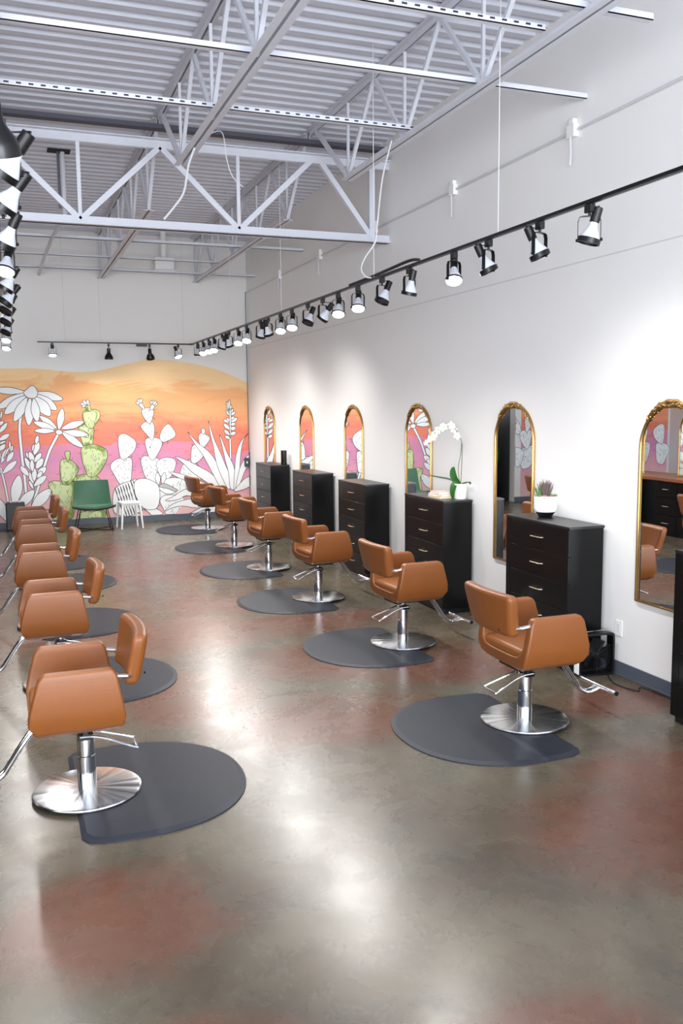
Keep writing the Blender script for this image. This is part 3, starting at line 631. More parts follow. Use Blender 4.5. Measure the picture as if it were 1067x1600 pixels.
# ---------------- salon chairs ----------------
CHG = 'rust tan hydraulic styling chairs'
def make_chair(label):
    t = thing('styling_chair', label, 'salon chair', (0, 0, 0), 0, CHG)
    # U shaped padded shell, forward is +x; rails narrow towards the arm tops
    outer = [(.300, .742), (.303, .728), (.306, .705), (.306, .62), (.302, .54), (.29, .475), (.262, .425), (.215, .398), (.12, .392), (0, .392)]
    inner = [(.245, .742), (.243, .728), (.242, .705), (.242, .62), (.240, .56), (.228, .515), (.19, .488), (.14, .480), (.07, .478), (0, .478)]
    full_o = outer+[(-a, b) for a, b in outer[-2::-1]]; full_i = inner+[(-a, b) for a, b in inner[-2::-1]]
    loop = full_o+full_i[::-1]; n = len(loop)
    def xb(z): return -.195+.05*max(0, (z-.45)/.29)+.022*max(0, (z-.70)/.042)**2 if z > .45 else -.195+.035*((.45-z)/.058)
    def xf(z): return .285-.06*max(0, (z-.52)/.22)-.022*max(0, (z-.70)/.042)**2 if z > .52 else .285-.55*max(0, .47-z)
    k = MB(); vs = []
    st = [0, .1, .35, .65, .9, 1]
    for s in st:
        for y, z in loop: a, b = xb(z), xf(z); vs.append((a+(b-a)*s, y, z))
    fs = []
    for i in range(len(st)-1):
        for j in range(n): fs.append((i*n+j, i*n+(j+1) % n, (i+1)*n+(j+1) % n, (i+1)*n+j))
    h = len(full_o)
    for base, rev in ((0, False), ((len(st)-1)*n, True)):
        for j in range(h-1):
            f = (base+j, base+j+1, base+n-2-j, base+n-1-j); fs.append(f if not rev else f[::-1])
    k.add(vs, fs); k.build('shell', m_leather, t, bevel=.014, seg=3, ang=50)
    # seat cushion
    k = MB(); poly = [(-.17, -.225), (.27, -.225), (.27, .225), (-.17, .225)]
    k.box(-.175, .272, -.232, .232, .462, .535); k.build('seat', m_leather2, t, bevel=.03, seg=4)
    # backrest: curved padded panel, wider at the top
    k = MB(); NY, NZ = 10, 6; vs = []; 
    for side in (0, 1):
        for i in range(NZ+1):
            z = i/NZ; hw = .238+.045*min(1, z*1.2)
            for j in range(NY+1):
                y = -1+2*j/NY; x = -.180-.065*z+.015*z*z-(.03*(1-y*y)) - (.078 if side else 0)
                vs.append((x, y*hw, .622+z*.272))
    a = (NY+1)*(NZ+1); fs = []
    for i in range(NZ):
        for j in range(NY):
            q = i*(NY+1)+j; fs.append((q, q+1, q+NY+2, q+NY+1)); fs.append((a+q, a+q+NY+1, a+q+NY+2, a+q+1))
    for i in range(NZ):
        q = i*(NY+1); fs.append((q, q+NY+1, a+q+NY+1, a+q)); q += NY; fs.append((q, a+q, a+q+NY+1, q+NY+1))
    for j in range(NY):
        fs.append((j, a+j, a+j+1, j+1)); q = NZ*(NY+1)+j; fs.append((q, q+1, a+q+1, a+q))
    k.add(vs, fs)
    bk = k.build('backrest', m_leather, t, bevel=.03, seg=5, ang=50)
    bk.modifiers['bevel'].angle_limit = math.radians(50)
    for y in (-.17, .17): k = MB(); k.ell((-.302, y, .665), (.006, .007, .007), 8, 5); k.build('rivet', m_blackm, bk)
    for s in (-1, 1):
        k = MB(); k.tube([(-.12, s*.272, .695), (-.20, s*.262, .684), (-.235, s*.225, .672)], .0125, 10); k.tube([(-.15, s*.27, .693), (-.135, s*.272, .694)], .018, 12); k.build('bracket', m_chrome, t)
    # underframe, column, base
    k = MB(); k.box(-.13, .13, -.11, .11, .365, .395); k.build('mounting_plate', m_blackm, t, bevel=.004)
    k = MB(); k.lathe([(.024, .30), (.024, .37)], n=20); k.build('piston', m_chrome, t)
    k = MB(); k.lathe([(.049, .014), (.049, .20), (.046, .203), (.046, .318), (.036, .325)], n=36); k.build('column', m_chrome, t)
    k = MB(); k.lathe([(.284, 0), (.284, .006), (.281, .012), (.27, .0145), (.05, .02), (.0, .02)], n=72); k.build('base_plate', m_brushed, t, ang=20)
    k = MB(); k.lathe([(.286, 0), (.286, .004), (.28, .004)], n=72); k.build('rubber_ring', m_black, t)
    # foot pump: clamp and trapezoid loop to the rear
    k = MB(); k.tube([(.0, -.052, .322), (0, .052, .322)], .018, 10); k.box(-.03, .04, -.055, .055, .295, .325); cl = k.build('pump_clamp', m_blackm, t, bevel=.004)
    k = MB(); k.tube(c3([(.03, .05, .315), (-.04, .05, .31), (-.12, .052, .285), (-.245, .075, .235), (-.262, .06, .228), (-.262, -.06, .228), (-.245, -.075, .235), (-.12, -.052, .285), (-.04, -.05, .31), (.03, -.05, .315)], 4), .0065, 8); k.build('foot_pump', m_chrome, t)
    # footrest: two bars curving down from the seat front to a T bar
    k = MB()
    for s in (-.02, .02):
        k.tube(c3([(.16, s, .385), (.25, s, .375), (.31, s, .31), (.385, s, .20), (.42, s, .155), (.47, s, .13), (.53, s, .135), (.57, s, .15)], 5), .0125, 10)
    k.build('footrest_arm', m_chrome, t)
    k = MB(); k.tube([(.575, -.185, .155), (.575, .185, .155)], .0145, 12); fb = k.build('foot_bar', m_chrome, t)
    k = MB()
    for s in (-1, 1): k.tube([(.575, s*.185, .155), (.575, s*.195, .155)], .015, 12)
    k.build('end_cap', m_black, fb)
    return t
def make_mat(label):
    pts = [(.0, -.60), (-.04, -.55)]
    o = []
    def sup(a): 
        c, s = math.cos(a), math.sin(a); return (.30+.62*abs(c)**.92*(1 if c > 0 else -1), .625*abs(s)**.92*(1 if s > 0 else -1))
    o = [sup(-math.pi/2+math.pi*i/40) for i in range(41)]
    o += [(.10, .615), (.03, .585), (.0, .53), (.0, .35), (.0, -.35), (.0, -.53), (.03, -.585), (.10, -.615)]
    k = MB(); n = len(o); c = (.42, 0)
    def sc(f): return [(c[0]+(x-c[0])*f, c[1]+(y-c[1])*f) for x, y in o]
    rings = [(1, 0), (1, .006), (.94, .016), (0.001, .016)]
    vs = []; 
    for f, z in rings: vs += [(x, y, z) for x, y in sc(f)]
    fs = [((i*n+j), i*n+(j+1) % n, (i+1)*n+(j+1) % n, (i+1)*n+j) for i in range(3) for j in range(n)]
    k.add(vs, fs); ob = k.build('floor_mat', m_mat, ang=8); tag(ob, label, 'floor mat', 'dark grey rubber mats under the styling chairs'); return ob
right = [(3.064, 4.785, 0, 'closest to the camera'), (3.13, 6.83, 2, 'second from the camera'),
         (3.05, 8.84, 4, 'third from the camera'), (3.05, 10.79, 4, 'third from the mural wall'),
         (3.09, 12.79, 9, 'second from the mural wall'), (3.13, 14.85, 10, 'nearest the mural wall')]
left = [(.304, 4.73, 0, 'closest to the camera'), (.29, 6.77, 1, 'second from the camera'), (.27, 8.72, 0, 'third from the camera'),
        (.29, 10.78, 0, 'second from the mural wall'), (.27, 12.3, 1, 'nearest the mural wall')]
proto = None; mproto = None
for row, base, nm in ((right, 0, 'right'), (left, math.pi, 'left')):
    for x, y, a, lab in row:
        rz = base+math.radians(a); L_ = f'rust tan leather styling chair, {nm} row, {lab}'
        if proto is None: proto = make_chair(L_); proto.location = (x, y, .0); proto.rotation_euler = (0, 0, rz); pc = proto
        else: pc = dup(proto, (x, y, 0), rz, L_)
        ml = f'dark grey floor mat under the {nm} row chair {lab}'
        ax = x+(.04 if nm == 'right' else -.07); mz = math.pi if nm == 'right' else 0
        if mproto is None: mproto = make_mat(ml); mproto.location = (ax, y, .0); mproto.rotation_euler = (0, 0, mz)
        else: dup(mproto, (ax, y, 0), mz, ml)
        pc.location.z = .0165
# ---------------- dressers ----------------
CG = 'black five drawer dressers along the right wall'
def make_dresser(label):
    t = thing('dresser', label, 'dresser', (0, 0, 0), 0, CG)
    # local: front face at x=0, back at +.345, y from -.455 (near) to +.455
    k = MB(); k.box(.012, .313, -.445, .45, .05, 1.112); k.build('carcass', m_wood, t, bevel=.002)
    k = MB(); k.box(.03, .31, -.43, .44, 0, .05); k.build('plinth', m_black, t)
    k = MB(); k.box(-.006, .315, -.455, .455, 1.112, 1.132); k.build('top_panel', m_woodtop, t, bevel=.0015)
    k = MB(); k.box(-.004, .012, .385, .45, .05, 1.112); k.build('side_stile', m_wood, t, bevel=.001)
    for i in range(5):
        z0 = .062+i*.21; k = MB(); k.box(-.006, .012, -.445, .38, z0, z0+.205); d = k.build('drawer', m_wood, t, bevel=.0015)
        h = MB(); zc = z0+.105; h.tube([(-.006, -.105, zc), (-.03, -.09, zc), (-.032, 0, zc+.0), (-.03, .04, zc), (-.006, .055, zc)], .0052, 8); h.build('handle', m_brass, d)
    return t
dy = [(3.98, 'cut off by the right edge of the view'), (6.02, 'on the right wall carrying the potted succulent'), (8.085, 'on the right wall carrying the orchid and three books'), (10.12, 'with a bare top, next beyond the orchid dresser'), (12.07, 'with a bare top, next to the one nearest the mural'), (14.15, 'nearest the mural, with a black cylinder on top')]
dp = None
for y, lab in dy:
    L_ = 'tall black five drawer dresser '+lab
    if dp is None: dp = make_dresser(L_); dp.location = (3.94, y, 0)
    else: dup(dp, (3.94, y, 0), 0, L_)
# ---------------- arched mirrors ----------------
def make_mirror(label, w=.33, z0=.61, zs=1.735, crest=True, group='gold arched mirrors on the right wall'):
    t = thing('arched_mirror', label, 'mirror', (0, 0, z0), 0, group)
    def arch(r):
        e = r-w; pts = [(-r, -e)]; pts += [(-r, zs-z0)]
        pts += [(r*math.cos(math.pi-math.pi*i/32), zs-z0+r*math.sin(math.pi*i/32)) for i in range(1, 32)]
        return pts+[(r, zs-z0), (r, -e)]
    k = MB(); n = None; vs = []
    for r, x in ((w, .0), (w, -.018), (w-.006, -.026), (w-.014, -.024), (w-.017, -.012), (w-.02, -.012)):
        a = arch(r); a[0] = (a[0][0], max(a[0][1], 0) if r >= w else (w-r)); a[-1] = (a[-1][0], a[0][1]); n = len(a); vs += [(x, p[0], p[1]) for p in a]
    fs = [(i*n+j, i*n+(j+1) % n, (i+1)*n+(j+1) % n, (i+1)*n+j) for i in range(5) for j in range(n)]
    k.add(vs, fs); k.build('frame', m_gold, t, ang=40)
    k = MB(); a = arch(w-.012); a[0] = (a[0][0], .012); a[-1] = (a[-1][0], .012); k.prism([(p[0], p[1]) for p in a], -.006, 'yz', -.004); k.build('glass', m_glass, t, smooth=False)
    if crest:
        rnd = random.Random(3); k = MB()
        for i in range(46):
            a = math.radians(90+(-50+100*(i+.5)/46)); side = 1 if a > math.pi/2 else -1; env = 1-abs(a-math.pi/2)/math.radians(52)
            rr = w-.010+rnd.uniform(-.008, .014)*(.5+env)
            sz = .012+.018*env*rnd.uniform(.6, 1.1)
            rot = Matrix.Rotation(-(a-math.pi/2)*-1+rnd.uniform(-.7, .7), 3, 'X')
            k.ell((-.024-.006*rnd.random(), rr*math.cos(a), zs-z0+rr*math.sin(a)), (.011, sz*1.5, sz*.62), 8, 5, rot)
        for s in (-1, 1):
            for j in range(5):
                a = math.radians(90+s*(4+j*5)); k.ell((-.03, (w+.006)*math.cos(a), zs-z0+(w+.006)*math.sin(a)), (.008, .017, .010), 8, 5, Matrix.Rotation(s*.9, 3, 'X'))
        k.ell((-.032, 0, zs-z0+w+.004), (.012, .02, .018), 10, 6)
        k.build('crest', m_gold, t)
    return t
mp_ = None
for y, lab in ((4.88, 'at the right edge of the view'), (6.915, 'between the orchid dresser and the succulent dresser'), (8.905, 'just left of the orchid pot'), (10.875, 'third from the mural end'), (12.85, 'second from the mural end'), (14.9, 'nearest the mural')):
    L_ = 'gold framed arched wall mirror '+lab
    if mp_ is None: mp_ = make_mirror(L_); mp_.location = (XW-.001, y, .61)
    else: dup(mp_, (XW-.001, y, .61), 0, L_)

# ---------------- left styling stations, seen in the mirrors ----------------
k = MB()
for x0, x1, e in ((-1.78, -.98, .0),):
    pts = []; y = 3.9
    while y <= 13.1: pts.append((x1+.018*math.sin(y*3.1)+.012*math.sin(y*7.7), y)); y += .12
    pts += [(x0-.018*math.sin(p[1]*2.7), p[1]) for p in pts[::-1]]
    k.prism(pts, .05, 'xy', .86)
o = k.build('wooden_worktop', m_slab, bevel=.004); tag(o, 'long live edge wooden worktop over the black drawer units of the left stations', 'worktop')
su = None
for i, y in enumerate((4.73, 6.77, 8.72, 10.78, 12.3)):
    L_ = f'black drawer unit under the worktop by the left chair {left[i][3]}'
    if su is None:
        su = thing('drawer_unit', L_, 'cabinet', (-1.02, y, 0), 0, 'black drawer units under the left worktop')
        k = MB(); k.box(-.7, -.02, -.5, .5, 0, .86); k.build('carcass', m_wood, su, bevel=.003)
        for j in range(2):
            for q in range(3):
                k = MB(); ya = -.49+j*.495; k.box(-.02, 0, ya, ya+.485, .07+q*.265, .32+q*.265); d = k.build('drawer', m_wood, su, bevel=.002)
                h = MB(); h.tube([(0, ya+.18, .2+q*.265), (.025, ya+.19, .2+q*.265), (.025, ya+.3, .2+q*.265), (0, ya+.31, .2+q*.265)], .005, 6); h.build('handle', m_brass, d)
    else: dup(su, (-1.02, y, 0), 0, L_)
mi = None
for i, y in enumerate((4.73, 6.77, 8.72, 10.78, 12.3)):
    L_ = f'gold arched mirror on the worktop facing the left chair {left[i][3]}'
    if mi is None: mi = make_mirror(L_, .36, .911, 1.62, False, 'gold arched mirrors on the left worktop'); mi.location = (-1.35, y, .911); mi.rotation_euler = (0, 0, math.pi)
    else: dup(mi, (-1.35, y, .911), math.pi, L_)
# hallway lamp and plant glimpsed in a mirror
k = MB(); k.ell((0, 0, 0), (.10, .10, .10), 16, 10); o = k.build('globe_lamp', mat('hall_globe', (255, 250, 240), .3, emit=(1, .96, .9), estr=5)); o.location = (-1.32, YB+.62, 1.95); tag(o, 'round white globe lamp in the dark hallway, seen in a mirror', 'lamp')
t = thing('hallway_plant', 'green leafy potted plant in the dark hallway, seen in a mirror', 'potted plant', (-1.35, YB+.5, 0))
k = MB(); k.lathe([(.10, 0), (.13, .3), (.12, .3), (.0, .28)], n=20); k.build('pot', m_black, t)
k = MB()
for i in range(16):
    a = i*2.4; b = .08+.10*random.random(); k.tube(c3([(0, 0, .28), (b*.5*math.cos(a), b*.5*math.sin(a), .8), (b*1.2*math.cos(a), b*1.2*math.sin(a), .85+.02*i)], 4), [.012, .02, .028, .032, .034, .03, .022, .012, .003], 6, flat=.25)
k.build('leaves', m_leaf, t)

# ---------------- light tracks ----------------
def track(name, pts, lab):
    o = thing(name, lab, 'light track', pts[0]); pts = [Vector(p)-Vector(pts[0]) for p in pts]
    k = MB()
    for a, b in zip(pts[:-1], pts[1:]): k.bar(a, b, .036, .02)
    k.build('rail', m_blackm, o)
    k = MB()
    for a, b in zip(pts[:-1], pts[1:]):
        a = Vector(a)-Vector((0, 0, .0105)); b = Vector(b)-Vector((0, 0, .0105)); k.bar(a, b, .010, .003)
    k.build('rail_slot', mat('rail_inner', (60, 60, 64), .3, .5), o); return o
TZ = 3.165; XT = 3.07; YT = 15.5
tr = track('light_track', [(XT, -1, TZ), (XT, YT, TZ)], 'long black light track hung along the right row of chairs')
tb = track('light_track', [(.52, YT, TZ-.0), (XT+.02, YT, TZ)], 'short black light track in front of the mural wall')
k = MB(); k.bar((2.12-.52, 0, -.03), (2.3-.52, 0, -.03), .04, .045); k.build('power_feed', m_black, tb)
k = MB(); k.box(XT-.56, XT-.48, -.04, .04, -.014, .014); k.build('corner_connector', m_black, tb)
tl = track('light_track', [(.0, -1, TZ), (.0, 15.0, TZ)], 'black light track hung above the left row of chairs, at the left edge')
for i, (x, y) in enumerate([(XT, 5.2), (XT, 7.3), (XT, 10.1), (XT, 12.6), (XT, 2.9), (.96, YT), (1.53, YT), (2.93, YT), (0, 3.4), (0, 6.6), (0, 10), (0, 13)]):
    k = MB(); k.tube([(x, y, TZ+.01), (x, y, ZC)], .0032, 6); o = k.build('suspension_wire', m_wcable)
    row = 'right light track' if x == XT else ('mural wall light track' if y == YT else 'left light track')
    od = ['longest one in view', 'beside the power cord', 'just beyond the girder', 'closest to the mural', 'closest to the camera', 'at the left end', 'second from the left end', 'at the right end', 'closest to the camera', 'second from the camera', 'third from the camera', 'closest to the mural'][i]
    tag(o, f'thin white wire of the {row}, {od}', 'wire', 'thin white track wires')
SPOTS = []
def lamp(loc, aim, yaw, lab, lit=True, power=1.0, grp='yoke spotlights on the right track'):
    """aim: direction of the bulb; yaw: heading of the yoke's flat side"""
    t = thing('track_light', lab, 'track light', loc, 0, grp)
    q = Matrix.Rotation(yaw, 3, 'Z'); aim_key = aim is C_ or 'glowing' in lab; aim = Vector(aim).normalized(); piv = Vector((0, 0, -.192))
    k = MB(); k.box(-.016, .016, -.03, .03, -.045, 0); k.tube([(0, 0, -.045), (0, 0, -.062)], .009, 8); k.build('adapter', m_black, t, bevel=.003)
    # yoke strap: rounded U down to the ring
    W = .063; pts = [(0, -.062), (.035, -.062), (.055, -.070), (W, -.092), (W, -.192)]
    pts = [(-a, b) for a, b in pts[::-1]]+pts[1:]
    k = MB(); vs = []
    for a, b in pts:
        for s in (-.012, .012): vs.append(q @ Vector((a, s, b)))
    m = len(pts); off = .004
    for (a, b), (i) in zip(pts, range(m)):
        f = (1-off/.063); 
        for s in (-.012, .012): vs.append(q @ Vector((a*f, s, (b+.0045) if abs(a) > .05 and b > -.08 else b-(.0045 if abs(a) < .05 else 0))))
    fs = []
    for i in range(m-1):
        fs += [(2*i, 2*i+1, 2*i+3, 2*i+2), (2*m+2*i, 2*m+2*i+2, 2*m+2*i+3, 2*m+2*i+1), (2*i, 2*i+2, 2*m+2*i+2, 2*m+2*i), (2*i+1, 2*m+2*i+1, 2*m+2*i+3, 2*i+3)]
    k.add(vs, fs)
    dome = aim_key
    k.lathe([(.0600, -.008), (.0632, -.008), (.0632, .005), (.0600, .005)] if dome else [(.0600, -.012), (.0640, -.012), (.0640, .016), (.0575, .016), (.0575, .008)], piv+aim*.004, 28, axis=aim)
    for s in (-1, 1):
        c = piv+q @ Vector((s*.064, 0, 0)); d = q @ Vector((1, 0, 0)); k.tube([c-d*.008, c+d*.008], .009, 8)
    k.build('yoke', m_blackm, t)
    # bulb: white reflector cone, face, socket
    k = MB(); k.lathe([(.020, -.105), (.023, -.088), (.030, -.066), (.052, -.024), (.0595, -.004), (.0595, .008)], piv, 28, axis=aim); bu = k.build('bulb', m_porc, t)
    k = MB(); k.lathe([(.0594, .0085), (.054, .020), (.034, .031), (.0, .035)] if dome else [(.0590, .0082), (.03, .010), (0, .011)], piv, 28, axis=aim); k.build('bulb_face', m_lit if lit else m_porc, bu)
    k = MB(); k.lathe([(.0, -.178), (.024, -.178), (.027, -.174), (.027, -.098), (.022, -.095)], piv, 24, axis=aim); k.build('socket', m_black, t)
    e = piv-aim*.176
    k = MB(); k.tube(c3([e+aim*.004, e-aim*.012+q @ Vector((0, .012, 0)), (e*.5+Vector((0, 0, -.03)))+q @ Vector((0, .035, .02)), (0, .0, -.04)], 5), .0035, 6); k.build('cord', m_cable, t)
    if lit: spot(t, piv+aim*.05, aim, power)
    return t
def spot(t, pos, aim, power, size=2.5):
    l = bpy.data.lights.new('bulb_light', 'SPOT'); l.energy = 50*power; l.spot_size = size; l.spot_blend = 1; l.shadow_soft_size = .055; l.color = (1, .97, .93)
    o = bpy.data.objects.new('bulb_light', l); COL.objects.link(o); o.parent = t; o.location = pos; o.rotation_euler = Vector((0, 0, -1)).rotation_difference(Vector(aim)).to_euler()
def bell(loc, aim, lab, s=1.0, power=1, grp='black bell shaped track lights'):
    t = thing('bell_light', lab, 'track light', loc, 0, grp); aim = Vector(aim).normalized()
    k = MB(); k.box(-.016, .016, -.03, .03, -.045, 0); k.tube([(0, 0, -.045), (0, 0, -.07)], .009, 8); k.build('adapter', m_black, t, bevel=.003)
    piv = Vector((0, 0, -.075))
    k = MB(); k.lathe([(.0, -.002), (.028, 0), (.030, .02), (.030, .075), (.040, .095), (.060, .125), (.070, .155), (.073, .185), (.069, .185), (.066, .155), (.055, .128), (.03, .10), (0, .10)], piv, 32, axis=aim); k.build('shade', m_blackm, t)
    k = MB(); k.lathe([(.05, .135), (.052, .16), (.04, .168), (0, .172)], piv, 24, axis=aim); k.build('bulb_face', m_lit, t); spot(t, piv+aim*.19, aim, power)
    return t
LZ = TZ-.0125
C_ = (-.22, -.42, -1); 
rl = [(4.22, (-.22, .16, -1), -.62, .6), (4.71, (.40, -.2, -1), .35, .45), (5.32, (.42, -.2, -1), .5, .45), (5.81, C_, .3, 1), (6.57, (-.12, .25, -1), .4, 1), (7.12, (-.45, .0, -1), .4, 1), (7.68, C_, 0, 1),
      (8.2, C_, 0, 1), (8.65, (-.55, .6, -1), .5, 1), (9.13, (-.45, -.1, -1), .3, 1), (9.7, C_, 0, 1), (10.15, C_, .1, 1), (10.67, (.35, .3, -1), .4, 1), (11.03, (-.1, .4, -1), .3, 1), (11.73, C_, 0, 1), (12.2, C_, 0, 1),
      (12.73, (.35, .3, -1), .4, 1), (13.18, (-.2, .4, -1), .3, 1), (13.75, C_, 0, 1), (14.13, C_, 0, 1), (14.57, C_, 0, 1), (14.99, (0, .1, -1), 0, 1)]
ordn = ['first', 'second', 'third', 'fourth', 'fifth', 'sixth', 'seventh', 'eighth', 'ninth', 'tenth', 'eleventh', 'twelfth', 'thirteenth', 'fourteenth', 'fifteenth', 'sixteenth', 'seventeenth', 'eighteenth', 'nineteenth', 'twentieth', 'twenty-first', 'last']
for i, (y, aim, yw, pw) in enumerate(rl):
    glare = 'glaring at the camera' if aim is C_ else 'turned aside'
    lamp((XT, y, LZ), aim, yw, f'yoke spotlight on the right track, {ordn[i]} from the camera, {glare}', True, pw)
lamp((.753, YT, LZ), (0, -.15, -1), 0, 'glowing yoke spotlight at the left end of the track before the mural', grp='yoke spotlights on the mural track')
bell((1.658, YT, LZ), (0, .12, -1), 'black bell shaped track light hanging straight down before the mural')
bell((2.34, YT, LZ), (.15, .45, -1), 'black bell shaped track light tilted towards the mural', power=.2)
lamp((2.83, YT, LZ), (.3, -.3, -1), .2, 'glowing yoke spotlight near the corner end of the track before the mural', grp='yoke spotlights on the mural track')
bell((.0, 3.28, LZ+.01), (.12, .42, -1), 'large looking black bell shaped track light at the upper left edge', power=.6)
ll = [(3.75, (-.7, .35, -1)), (4.35, (-.75, .3, -1)), (5.3, (-.5, .3, -1)), (6.3, C_), (7.2, (-.6, .1, -1)), (8.1, (-.8, -.1, -1)), (8.8, (-.6, -.3, -1)), (9.9, (-.6, -.3, -1)), (11.2, (-.5, -.3, -1)), (12.4, C_), (14.0, C_)]
for i, (y, aim) in enumerate(ll):
    lamp((.035, y, LZ), aim, .2, f'yoke spotlight on the left track, {ordn[i] if i < 10 else "last"} beyond the bell light', grp='yoke spotlights on the left track')

# ---------------- things on the dressers ----------------
t = thing('succulent_planter', 'white bowl planter with black foot holding succulents on the nearer dresser', 'potted succulent', (4.14, 6.20, 1.132), 0)
k = MB(); k.lathe([(.0, .04), (.075, .036), (.090, .05), (.096, .075), (.096, .175), (.090, .175), (.088, .16), (0, .16)], n=40); k.build('bowl', m_ceramic, t)
k = MB(); k.lathe([(.0, 0), (.052, 0), (.058, .006), (.064, .02), (.085, .045), (.0, .045)], n=40); k.build('foot', m_black, t)
k = MB(); k.lathe([(.088, .155), (.05, .166), (0, .168)], n=30); k.build('soil', m_soil, t)
k = MB()
for i in range(38):
    a = i*2.4; r = .012+.026*(i/38); x, y = r*math.cos(a), r*math.sin(a); h = .135-.04*(i/38)+random.uniform(-.02, .02)
    k.tube(c3([(x, y, .165), (x*1.4, y*1.4, .165+h*.5), (x*2.0, y*2.0, .165+h)], 3), [.004, .0045, .005, .005, .0045, .0035, .0015], 6)
k.build('spiky_succulent', m_succd, t)
def rosette(cx, cy, cz, s, m, nm, npt=22):
    k = MB()
    for i in range(npt):
        a = i*2.4; tl_ = .25+1.1*i/npt; r = s*(.25+.6*i/npt)
        d = Vector((math.cos(a)*math.sin(tl_), math.sin(a)*math.sin(tl_), math.cos(tl_)))
        k.ell(Vector((cx, cy, cz))+d*r*.9, (s*.24, s*.12, s*.42), 8, 5, Vector((0, 0, 1)).rotation_difference(d).to_matrix())
    k.build(nm, m, t)
rosette(.055, -.035, .165, .035, m_succ, 'green_rosette'); rosette(-.045, -.05, .165, .03, m_succp, 'pink_rosette'); rosette(-.07, .0, .165, .035, m_succ, 'green_rosette'); rosette(.01, -.07, .163, .025, m_succp, 'pink_rosette'); rosette(.06, .03, .165, .03, m_succ, 'green_rosette')
k = MB()
for i in range(14):
    a = random.uniform(0, 6.28); k.tube([(-.05, .02, .16), (-.06+.03*math.cos(a), .02+.03*math.sin(a), .22+.05*random.random())], [.005, .003], 5)
k.build('green_stems', m_succ, t)
t = thing('orchid', 'white moth orchid in a tapered white pot on the dresser with books', 'potted orchid', (4.19, 7.765, 1.132), 0)
k = MB(); k.lathe([(.0, 0), (.052, 0), (.056, .004), (.068, .155), (.062, .155), (.058, .13), (0, .13)], n=36); k.build('pot', m_ceramic, t)
k = MB(); k.lathe([(.058, .125), (0, .14)], n=24); k.build('soil', m_soil, t)
def leaf(k, pts, w, up=(0, 0, 1)):
    c = c3(pts, 5); n = len(c); vs = []
    for i, p in enumerate(c):
        tt = i/(n-1); d = (c[min(i+1, n-1)]-c[max(i-1, 0)]).normalized(); sd = d.cross(Vector(up)).normalized(); nn = sd.cross(d)
        ww = w*(math.sin(math.pi*min(1, .12+tt*.88))**.6)*(1 if tt < 1 else 0)
        vs += [p-sd*ww+nn*ww*.35, p-nn*.003, p+sd*ww+nn*ww*.35, p+nn*.003]
    fs = []
    for i in range(n-1):
        for j in range(4): fs.append((4*i+j, 4*i+(j+1) % 4, 4*i+4+(j+1) % 4, 4*i+4+j))
    fs += [(3, 2, 1, 0), (4*n-4, 4*n-3, 4*n-2, 4*n-1)]; k.add(vs, fs)
for pts, w, up in (([(0, 0, .14), (-.06, .12, .185), (-.11, .26, .20), (-.15, .40, .215)], .026, (0, 0, 1)), ([(0, 0, .13), (-.05, .02, .20), (-.06, .04, .27), (-.05, .05, .32)], .038, (-.8, -.5, .1)), ([(0, 0, .14), (-.06, -.0, .15), (-.085, .0, .09), (-.08, .01, .0)], .034, (-.7, -.6, .5)), ([(0, 0, .14), (.04, -.08, .17), (.05, -.11, .15)], .022, (0, 0, 1))):
    k = MB(); leaf(k, pts, w, up); k.build('leaf', m_leaf, t)
s1 = [(0, .0, .13), (.0, -.02, .3), (.0, -.03, .48), (-.01, -.03, .58), (-.04, .03, .69), (-.08, .13, .745), (-.12, .26, .69), (-.15, .36, .60), (-.17, .43, .53)]
s2 = [(0, .01, .13), (-.01, .03, .3), (-.0, .0, .45), (-.0, -.02, .56)]
k = MB(); k.tube(c3(s1, 5), .0035, 6); k.build('flower_stem', m_stem, t); k = MB(); k.tube(c3(s2, 5), .003, 6); k.build('flower_stem', m_stem, t)
cs = c3(s1, 8); 
for i, ti in enumerate((29, 33, 37, 41, 44, 47, 50, 53, 56, 59, 62)):
    p = cs[min(ti, len(cs)-1)]+Vector((random.uniform(-.02, .0), random.uniform(-.02, .02), -.012+random.uniform(-.02, .015))); s = .042 if i < 8 else .03-.003*(i-8)
    d = Vector((-.75, -.55, -.25+random.uniform(-.3, .3))).normalized(); qq = Vector((0, 0, 1)).rotation_difference(d).to_matrix(); k = MB()
    for j in range(5):
        a = j*2*math.pi/5+.3*i; c = Vector((math.cos(a), math.sin(a), .1))*s*.55
        k.ell(p+qq @ c, (s*.52, s*.36, s*.07), 10, 5, qq @ Matrix.Rotation(a, 3, 'Z'))
    fl = k.build('flower', m_petal, t); k = MB(); k.ell(p+qq @ Vector((0, 0, s*.15)), (s*.14, s*.14, s*.16), 8, 5); k.build('flower_centre', m_pollen, fl)
bc = [((206, 178, 92), .20, .27, .0, 'yellow covered book at the bottom of the stack beside the orchid'), ((226, 200, 192), .18, .25, .12, 'pale pink covered book in the middle of the stack beside the orchid'), ((232, 206, 198), .175, .235, -.05, 'blush covered book on top of the stack beside the orchid')]
z = 1.132
for i, (c, w, l, a, lab) in enumerate(bc):
    h = (.018, .024, .02)[i]; t = thing('book', lab, 'book', (4.10, 7.985, z), a, 'books stacked beside the orchid'); m = mat(f'book_cover_{i}', c, .5)
    k = MB(); k.box(-w/2, w/2, -l/2, l/2, 0, .003); k.box(-w/2, w/2, -l/2, l/2, h-.003, h); k.box(w/2-.003, w/2, -l/2, l/2, 0, h); k.build('cover', m, t)
    k = MB(); k.box(-w/2+.004, w/2-.003, -l/2+.004, l/2-.004, .003, h-.003); k.build('pages', mat('book_pages', (236, 230, 220), .8), t); z += h
t = thing('cylinder_speaker', 'tall black cylinder on the dresser nearest the mural', 'speaker', (4.19, 13.79, 1.132), 0)
